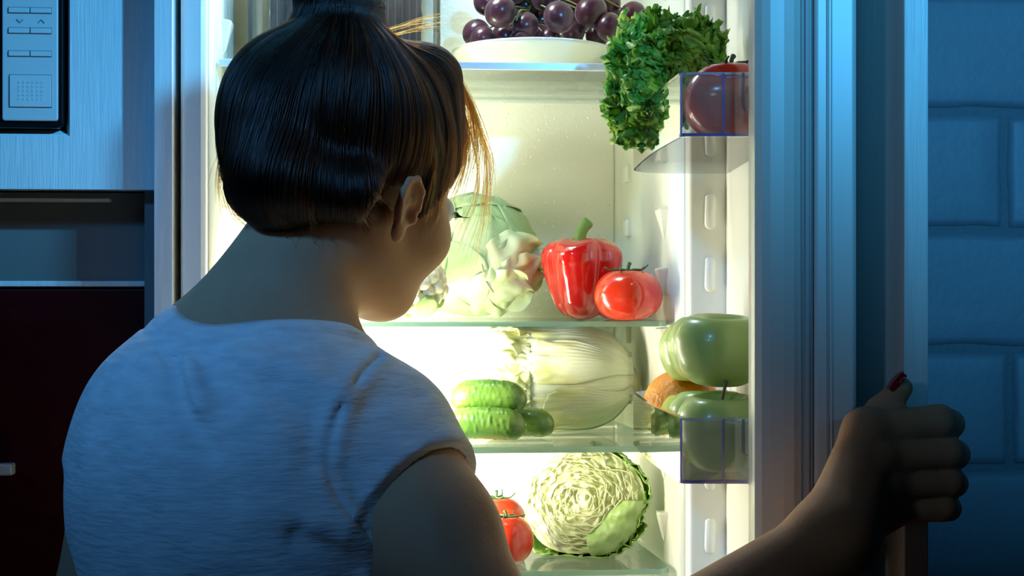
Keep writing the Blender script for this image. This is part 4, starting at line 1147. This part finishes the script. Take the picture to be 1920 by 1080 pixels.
# ---- tee shirt
def px_line(pts, Y): return [W(a, b, Y) for a, b in pts]
SLr = W(768, 908, -.430)       # sleeve hem centre, right
hn = np.array([.57, -.60, -.55]); hn = hn/np.linalg.norm(hn)
SLl = SHL+(EL-SHL)*.22; hnl = (EL-SHL)/np.linalg.norm(EL-SHL)
def sleeve_r(P): return rc(P, SHR, SHR+(ER-SHR)*.55, .0530, .0560)
def sleeve_l(P): return rc(P, SHL, SHL+(EL-SHL)*.5, .0500, .0530)
def shirt_base(P, cut=True):
    t = torso(P)-.0060
    t = smin(t, neck(P)+.006, .03)
    ar, al = sleeve_r(P), sleeve_l(P)
    if cut:
        ar = smax(ar, (P-SLr.astype(F32))@hn.astype(F32), .003); al = smax(al, (P-SLl.astype(F32))@hnl.astype(F32), .003)
    d = smin(t, ar, .030); return smin(d, al, .028)
def grad(fn, P, e=.0012):
    G = np.stack([fn(P+np.eye(3, dtype=F32)[k]*e)-fn(P-np.eye(3, dtype=F32)[k]*e) for k in range(3)], 1)
    return G/(np.linalg.norm(G, axis=1, keepdims=True)+1e-9)
def project(fn, P, off=0., it=5):
    P = np.array(P, F32)
    for _ in range(it): P = P-grad(fn, P)*(fn(P)-off)[:, None]
    return P
CAMP = np.array([0, CAMY, CAMZ])
def onsurf(fn, pts, off=0.):
    """points where the lines of sight through photo pixels first meet the surface fn"""
    B = np.array([W(a, b, -.30) for a, b in pts]); D = B-CAMP; D = D/np.linalg.norm(D, axis=1, keepdims=True)
    t = np.full(len(pts), .70)
    for _ in range(90): t = t+np.clip(fn((CAMP+D*t[:, None]).astype(F32))-off, -.01, .05)*.7; t = np.minimum(t, 1.45)
    return CAMP+D*t[:, None]
def fold_line(pts, n=9): return [tuple(p) for p in onsurf(shirt_base, [tuple(q) for q in spline(pts, n)])]
folds = [  # crease polyline in photo px, depth, width
    (fold_line([(332, 620), (328, 660), (333, 715), (352, 775), (392, 840)]), .0078, .0090),
    (fold_line([(346, 640), (352, 700), (372, 760)]), -.0065, .010),
    (fold_line([(362, 645), (392, 695), (432, 745)]), .0060, .012),
    (fold_line([(440, 665), (540, 690), (640, 735)]), -.0040, .012),
    (fold_line([(520, 720), (580, 780), (600, 860)]), .0050, .014),
    (fold_line([(560, 1005), (620, 1030), (668, 1070)]), .0055, .009),
    (fold_line([(600, 985), (650, 1015), (690, 1050)]), -.0045, .010),
    (fold_line([(470, 960), (540, 975), (620, 990)]), -.0028, .014),
    (fold_line([(188, 790), (200, 880), (198, 980), (212, 1070)]), .0020, .011),
    (fold_line([(160, 850), (172, 930), (176, 1010)]), -.0014, .012),
    (fold_line([(300, 870), (330, 960), (400, 1050)]), -.0028, .018),
    (fold_line([(640, 890), (668, 930), (690, 960)]), .0035, .008),
    (fold_line([(690, 760), (730, 740), (780, 740)]), .0020, .010),
]
seam = fold_line([(712, 668), (680, 700), (645, 750), (622, 815), (617, 880), (632, 930), (660, 972), (690, 1002)], 15)
def shirt_outer(P):
    d = shirt_base(P)
    for pts, dep, wd in folds:
        q = polydist(P, pts); d = d+dep*np.exp(-(q/wd)**2)
    q = polydist(P, seam); d = d+.0020*np.exp(-(q/.0024)**2)-.0022*np.exp(-((q-.007)/.006)**2)
    q = neck_cut(P); d = d+.0018*np.exp(-((q-.0165)/.0016)**2)-.0012*np.exp(-((q-.008)/.007)**2)
    return d+.0016*np.sin(P[:, 2]*75+P[:, 0]*46)*np.sin(P[:, 0]*58-P[:, 1]*40)*np.clip((1.30-P[:, 2])*6, 0, 1)
NCa, NCb = NB+np.array([-.030, -.012, -.056]), NT
def neck_cut(P): return rc(P, NCa, NCb, .0680, .0850)
def shirt(P):
    s = smax(shirt_outer(P), -neck_cut(P), .003)
    s = np.maximum(s, -rc(P, SHR+(ER-SHR)*.18, ER, .0460, .0540)); s = np.maximum(s, -rc(P, SHL+(EL-SHL)*.14, EL, .0440, .0460))
    return np.maximum(s, .93-P[:, 2])
V, Q = mesh_sdf(shirt, (-.36, -.60, .92), (.24, -.14, 1.42), .0022)
tee = npmesh('tee_shirt', V, Q, M_shirt, person, label='white knitted short-sleeved tee')
def band(ring, c, ax, rad, levels, offs, n=90):
    """ribbon that follows the garment surface at given levels of a cutting field"""
    ax = ax/np.linalg.norm(ax); a = np.cross(ax, [0, 1., .1]); a /= np.linalg.norm(a); b = np.cross(ax, a)
    th = np.linspace(0, 2*PI, n, endpoint=False); rows = []
    for (fn, lv), of in zip(levels, offs):
        P = (c+rad*(np.cos(th)[:, None]*a+np.sin(th)[:, None]*b)).astype(F32)
        for _ in range(14):
            P = P-grad(ring, P)*(ring(P)-of)[:, None]*.8
            P = P-grad(fn, P)*(fn(P)-lv)[:, None]*.8
        rows.append(P)
    for _ in range(6): rows = [.5*r+.25*(np.roll(r, 1, 0)+np.roll(r, -1, 0)) for r in rows]
    m_ = len(rows); Vb = np.concatenate(rows)
    Fb = [(i*n+j, i*n+(j+1) % n, (i+1)*n+(j+1) % n, (i+1)*n+j) for i in range(m_-1) for j in range(n)]
    return Vb, Fb
def shirt_ring(P): return shirt_base(P, False)
hem_r = lambda P: (P-SLr.astype(F32))@hn.astype(F32)
hem_l = lambda P: (P-SLl.astype(F32))@hnl.astype(F32)
Vb, Fb = band(shirt_ring, NCa+(NCb-NCa)*.25, NCb-NCa, .080, [(neck_cut, l) for l in (-.0012, .0010, .006, .0115, .0135, .0150)], [-.0025, .0016, .0026, .0026, .0014, -.0045])
obj('collar', Vb, Fb, M_shirt, tee, smooth=True)
for nm_, fn_, c_, a_, r_, g_ in (('sleeve_hem', hem_r, SLr, ER-SHR, .062, sleeve_r), ('sleeve_hem', hem_l, SLl, EL-SHL, .055, sleeve_l)):
    Vb, Fb = band(g_, c_, a_, r_, [(fn_, l) for l in (.0005, .0022, -.004, -.016, -.0190, -.0205)], [-.0040, .0008, .0022, .0020, .0013, -.0012])
    obj(nm_, Vb, Fb, M_shirt, tee, smooth=True)
# ---- trousers and slippers, below the picture
LEG = [(HIc+TR@np.array([sx*.078, 0, -.05]), np.array([HIc[0]+sx*.085, -.42, .50]), np.array([HIc[0]+sx*.088, -.46, .07])) for sx in (-1, 1)]
def trousers(P):
    d = ell(P, HIc+np.array([0, 0, -.01]), (.162, .118, .13), TR)
    for a, b, c in LEG: d = smin(d, smin(rc(P, a, b, .088, .062), rc(P, b, c, .062, .048), .03), .03)
    return np.maximum(np.maximum(d, .045-P[:, 2]), P[:, 2]-1.02)
V, Q = mesh_sdf(trousers, (-.42, -.62, .03), (.16, -.26, 1.03), .006)
npmesh('trousers', V, Q, M_jean, person)
for a, b, c in LEG:
    def shoe(P):
        h0 = np.array([c[0], c[1]-.035, .040]); t0 = np.array([c[0]+.02, c[1]+.14, .030])
        return np.maximum(smin(rc(P, h0, t0, .040, .040), rc(P, h0+np.array([0, .02, .03]), t0+np.array([0, -.08, 0]), .042, .036), .03), -P[:, 2]+.001)
    V, Q = mesh_sdf(shoe, (c[0]-.08, c[1]-.12, -.01), (c[0]+.12, c[1]+.24, .16), .006)
    npmesh('slipper', V, Q, M_shoe, person)
# ------------------------------------------------------------------ hair: a pinned-up mass, a top bun and combed strands
PB = W(640, 74, -.300); HCf = HC.astype(F32)
def hair_mass(P):
    q = (P-HCf)@HR.astype(F32)
    d = ell(q, (0, -.020, .022), (.0860, .105, .0790))
    d = smin(d, ell(P, W(508, 245, -.325), (.040, .055, .060)), .030)
    d = smin(d, ell(P, W(518, 330, -.340), (.042, .050, .042)), .018)
    d = smin(d, rc(P, W(532, 358, -.345), W(672, 360, -.352), .025, .025), .022)
    d = smin(d, rc(P, W(800, 150, -.265), W(832, 270, -.225), .028, .010), .030)
    d = smin(d, rc(P, W(640, 100, -.300), W(640, 60, -.295), .036, .030), .025)
    side = np.maximum(head(P)-.0040, rc(q, (.064, .042, .022), (.072, .030, -.050), .020, .003))
    d = smin(d, side, .010)
    # parting grooves between the pinned sections
    for pts, dep, wd in ((px_line([(412, 322), (440, 306), (490, 250), (548, 150)], -.345), .0085, .011), (px_line([(600, 90), (520, 190), (470, 300), (452, 372)], -.40), .0055, .008), (px_line([(690, 95), (705, 200), (690, 330)], -.41), .0025, .012), (px_line([(600, 100), (590, 230), (600, 360)], -.42), .0020, .012)):
        d = d+dep*np.exp(-(polydist(P, pts)/wd)**2)
    # clear of face and ear
    d = smax(d, -ell(q, (0, .140, -.060), (.085, .105, .098)), .006)
    d = smax(d, -ell(q, (.085, .000, -.062), (.024, .028, .050)), .006)
    d = smax(d, -ell(q, (-.085, .010, -.062), (.026, .040, .052)), .006)
    return d
BUN = W(636, 8, -.290)
def bun(P): return smin(ell(P, BUN, (.0365, .036, .0315)), rc(P, W(640, 60, -.295), BUN, .031, .030), .012)
V, Q = mesh_sdf(lambda P: smin(hair_mass(P), bun(P), .004), (-.34, -.46, 1.38), (.02, -.10, 1.68), .0026)
hair = npmesh('hair', V, Q, M_hair, person, label='brown hair pinned up into a top bun')

def hair_mat(name, mel, red, rough=.28):
    m = bpy.data.materials.new(name); m.use_nodes = True; t = m.node_tree
    t.nodes.remove(t.nodes['Principled BSDF'])
    h = t.nodes.new('ShaderNodeBsdfHairPrincipled'); h.parametrization = 'MELANIN'
    h.inputs['Melanin'].default_value = mel; h.inputs['Melanin Redness'].default_value = red
    h.inputs['Roughness'].default_value = rough; h.inputs['Radial Roughness'].default_value = .35
    h.inputs['Random Color'].default_value = .25; h.inputs['Random Roughness'].default_value = .2
    t.links.new(h.outputs[0], t.nodes['Material Output'].inputs['Surface'])
    return m
def strands(name, paths, rad, m, parent, **kw):
    """paths: list of (n,3) arrays; one Curves object, tapering"""
    hc = bpy.data.hair_curves.new(name)
    hc.add_curves([len(p) for p in paths])
    pos = np.concatenate(paths).astype(F32)
    hc.attributes['position'].data.foreach_set('vector', pos.ravel())
    r = np.concatenate([np.interp(np.linspace(0, 1, len(p)), [0, .75, 1], [1, 1, .25])*rad for p in paths]).astype(F32)
    ra = hc.attributes.get('radius') or hc.attributes.new('radius', 'FLOAT', 'POINT')
    ra.data.foreach_set('value', r)
    hc.materials.append(m)
    return link(bpy.data.objects.new(name, hc), parent, **kw)
def ray_surface(fn, c, dirs, r0=.175, steps=14):
    """distance along each direction to the outermost zero of fn, marching inwards"""
    r = np.full(len(dirs), r0, F32); hit = np.zeros(len(dirs), bool)
    for _ in range(steps):
        d = fn((c+dirs*r[:, None]).astype(F32)); r = r-np.clip(d, -.01, .03)*.9
    return r
C0 = HC+np.array([-.020, -.010, .012])
pole = PB-C0; pole = pole/np.linalg.norm(pole)
e1h = np.cross(pole, [0, 1., 0]); e1h /= np.linalg.norm(e1h); e2h = np.cross(pole, e1h)
NS, NP_ = 8200, 26
az = rng.uniform(0, 2*PI, NS); t0 = rng.uniform(.20, .85, NS)*np.where(rng.random(NS) < .7, .5, 1.); t1 = rng.uniform(1.7, 2.75, NS)
tt = np.linspace(0, 1, NP_)[None, :]
T = t0[:, None]+(t1-t0)[:, None]*tt
clump = .10*np.sin(az*9)+.05*np.sin(az*23+1)+.02*rng.standard_normal(NS)
A = az[:, None]+(clump[:, None]+.16*np.sin(az*2+.6)[:, None])*np.sin(T)**1+(.02*rng.standard_normal(NS))[:, None]*T
D_ = (np.cos(T)[..., None]*pole+np.sin(T)[..., None]*(np.cos(A)[..., None]*e1h+np.sin(A)[..., None]*e2h)).reshape(-1, 3)
rh = ray_surface(hair_mass, C0, D_)
bd = body((C0+D_*rh[:, None]).astype(F32))
off = (.0004+.0016*rng.random(NS)**1.5+.0009*np.sin(az*31)+.0006*np.sin(az*57))[:, None]*np.sin(PI*np.clip(tt*1.1+.05, 0, 1))**.5
hm = hair_mass((C0+D_*rh[:, None]).astype(F32))
PP = (C0+D_*(rh+off.ravel())[:, None]).reshape(NS, NP_, 3)
okm = ((bd > .0006) & (np.abs(hm) < .003)).reshape(NS, NP_)
paths = []
for i in range(NS):
    bad = np.nonzero(~okm[i])[0]; n_ = bad[0] if len(bad) else NP_
    if n_ >= 5: paths.append(PP[i, :n_])
M_str = hair_mat('hair_strand', .80, .62); M_wisp = hair_mat('hair_wisp', .50, .55, .3)
strands('combed_strands', paths, .00021, M_str, hair, kind='stuff')
# bun strands wind round the knot
bp = []
for k in range(1700):
    a0 = random.uniform(0, 2*PI); ln = random.uniform(1.2, 2.6); z0 = random.uniform(-.95, .95); z1 = max(-.98, min(.98, z0+random.uniform(-.5, .7)))
    n_ = 18; a = np.linspace(a0, a0+ln, n_); z = np.linspace(z0, z1, n_); c = np.sqrt(np.clip(1-z*z, 0, 1))
    bp.append(BUN+np.stack([.0365*c*np.cos(a), .036*c*np.sin(a), .0315*z], 1))
for k in range(2600):     # hair swept up from the crown into the knot
    a = random.uniform(0, 2*PI); da = random.uniform(-.5, 1.0); n_ = 16; s_ = np.linspace(0, 1, n_)
    T0 = random.uniform(.55, .95); d0 = math.cos(T0)*pole+math.sin(T0)*(math.cos(a)*e1h+math.sin(a)*e2h)
    p0 = C0+d0*.125; p1 = BUN+np.array([.034*math.cos(-a+da), .034*math.sin(-a+da), random.uniform(-.012, .012)])
    d1 = math.cos(.25)*pole+math.sin(.25)*(math.cos(a+.3*da)*e1h+math.sin(a+.3*da)*e2h); pm = C0+d1*.12
    p1 = BUN+(pm-PB)/np.linalg.norm(pm-PB)*.034+np.array([0, 0, random.uniform(-.01, .014)])
    bp.append(((1-s_)**2)[:, None]*p0+(2*s_*(1-s_))[:, None]*pm+(s_**2)[:, None]*p1)
allp = np.concatenate(bp); offs = np.concatenate([np.full(len(q), random.uniform(.0003, .0016)) for q in bp])
allp = project(lambda P: smin(hair_mass(P), bun(P), .004), allp, offs, 4); k_ = 0; bq = []
for q in bp: bq.append(allp[k_:k_+len(q)]); k_ += len(q)
strands('bun_strands', bq, .00020, M_str, hair, kind='stuff')
# loose wisps: beside the temple, on the crown and at the nape
wp = []
def wisp(pts, n_, spread, jit=.0015):
    P = np.array([W(*p) for p in pts])
    for k in range(n_):
        d = rng.standard_normal(3)*spread; e = rng.standard_normal(3)*jit
        q = spline(P+d[None, :]*np.linspace(.4, 1, len(P))[:, None]+np.outer(np.linspace(0, 1, len(P))**2, e*4), 18)
        wp.append(q[:random.randint(12, 18)])
wisp([(862, 150, -.235), (893, 230, -.215), (912, 300, -.205), (908, 400, -.200), (892, 470, -.200), (884, 540, -.200)], 26, .0016, .002)
wisp([(865, 190, -.235), (884, 260, -.215), (896, 320, -.205), (888, 380, -.200), (862, 440, -.200), (850, 470, -.20)], 14, .0012, .002)
wisp([(860, 170, -.235), (905, 250, -.21), (926, 310, -.20), (924, 360, -.20), (915, 430, -.20)], 10, .0016, .002)
wisp([(848, 130, -.245), (882, 200, -.225), (893, 270, -.215), (878, 335, -.21)], 90, .0034, .002)
wisp([(842, 140, -.25), (868, 220, -.225), (872, 290, -.215), (852, 350, -.21), (822, 392, -.215)], 90, .0030, .002)
wisp([(690, 66, -.30), (742, 52, -.30), (790, 40, -.29), (830, 38, -.28)], 12, .0012, .001)
wisp([(700, 76, -.30), (760, 60, -.30), (800, 52, -.29), (838, 56, -.28)], 10, .0012, .001)
wisp([(600, 66, -.30), (555, 72, -.31), (510, 92, -.31), (470, 128, -.31)], 26, .0016, .001)
wisp([(440, 230, -.33), (420, 290, -.33), (418, 340, -.33), (432, 392, -.33)], 40, .0028, .002)
wisp([(440, 300, -.33), (428, 350, -.33), (446, 400, -.335), (482, 424, -.34)], 50, .0024, .001)
skin_hair = lambda P: np.minimum(hair_mass(P), body(P))
def wisp_on(pts, n_, jit):
    S_ = [tuple(q) for q in spline(pts, 12)]
    base = onsurf(skin_hair, S_, .0012)
    qs, of = [], []
    for k in range(n_):
        d = rng.standard_normal(3)*jit; e = rng.standard_normal(3)*jit*.8; L_ = random.randint(7, 12)
        qs.append(base[:L_]+np.linspace(.5, 1, L_)[:, None]*d+np.linspace(0, 1, L_)[:, None]**2*e); of.append(np.full(L_, .0003+.0012*random.random()))
    a = project(skin_hair, np.concatenate(qs), np.concatenate(of), 2); k_ = 0
    for q in qs: wp.append(spline(a[k_:k_+len(q)], 16)); k_ += len(q)
wisp_on([(800, 210), (815, 280), (814, 340), (806, 390), (796, 440)], 60, .0022)
wisp_on([(818, 220), (834, 290), (836, 340), (824, 390), (808, 430)], 60, .0026)
wisp_on([(560, 360), (585, 410), (610, 440)], 30, .006)
wisp_on([(640, 360), (680, 408), (704, 446)], 40, .004)
wisp_on([(690, 350), (722, 390), (736, 428)], 36, .003)
wisp_on([(500, 385), (530, 420), (560, 440)], 24, .004)
strands('loose_wisps', wp, .00016, M_wisp, hair, kind='stuff')
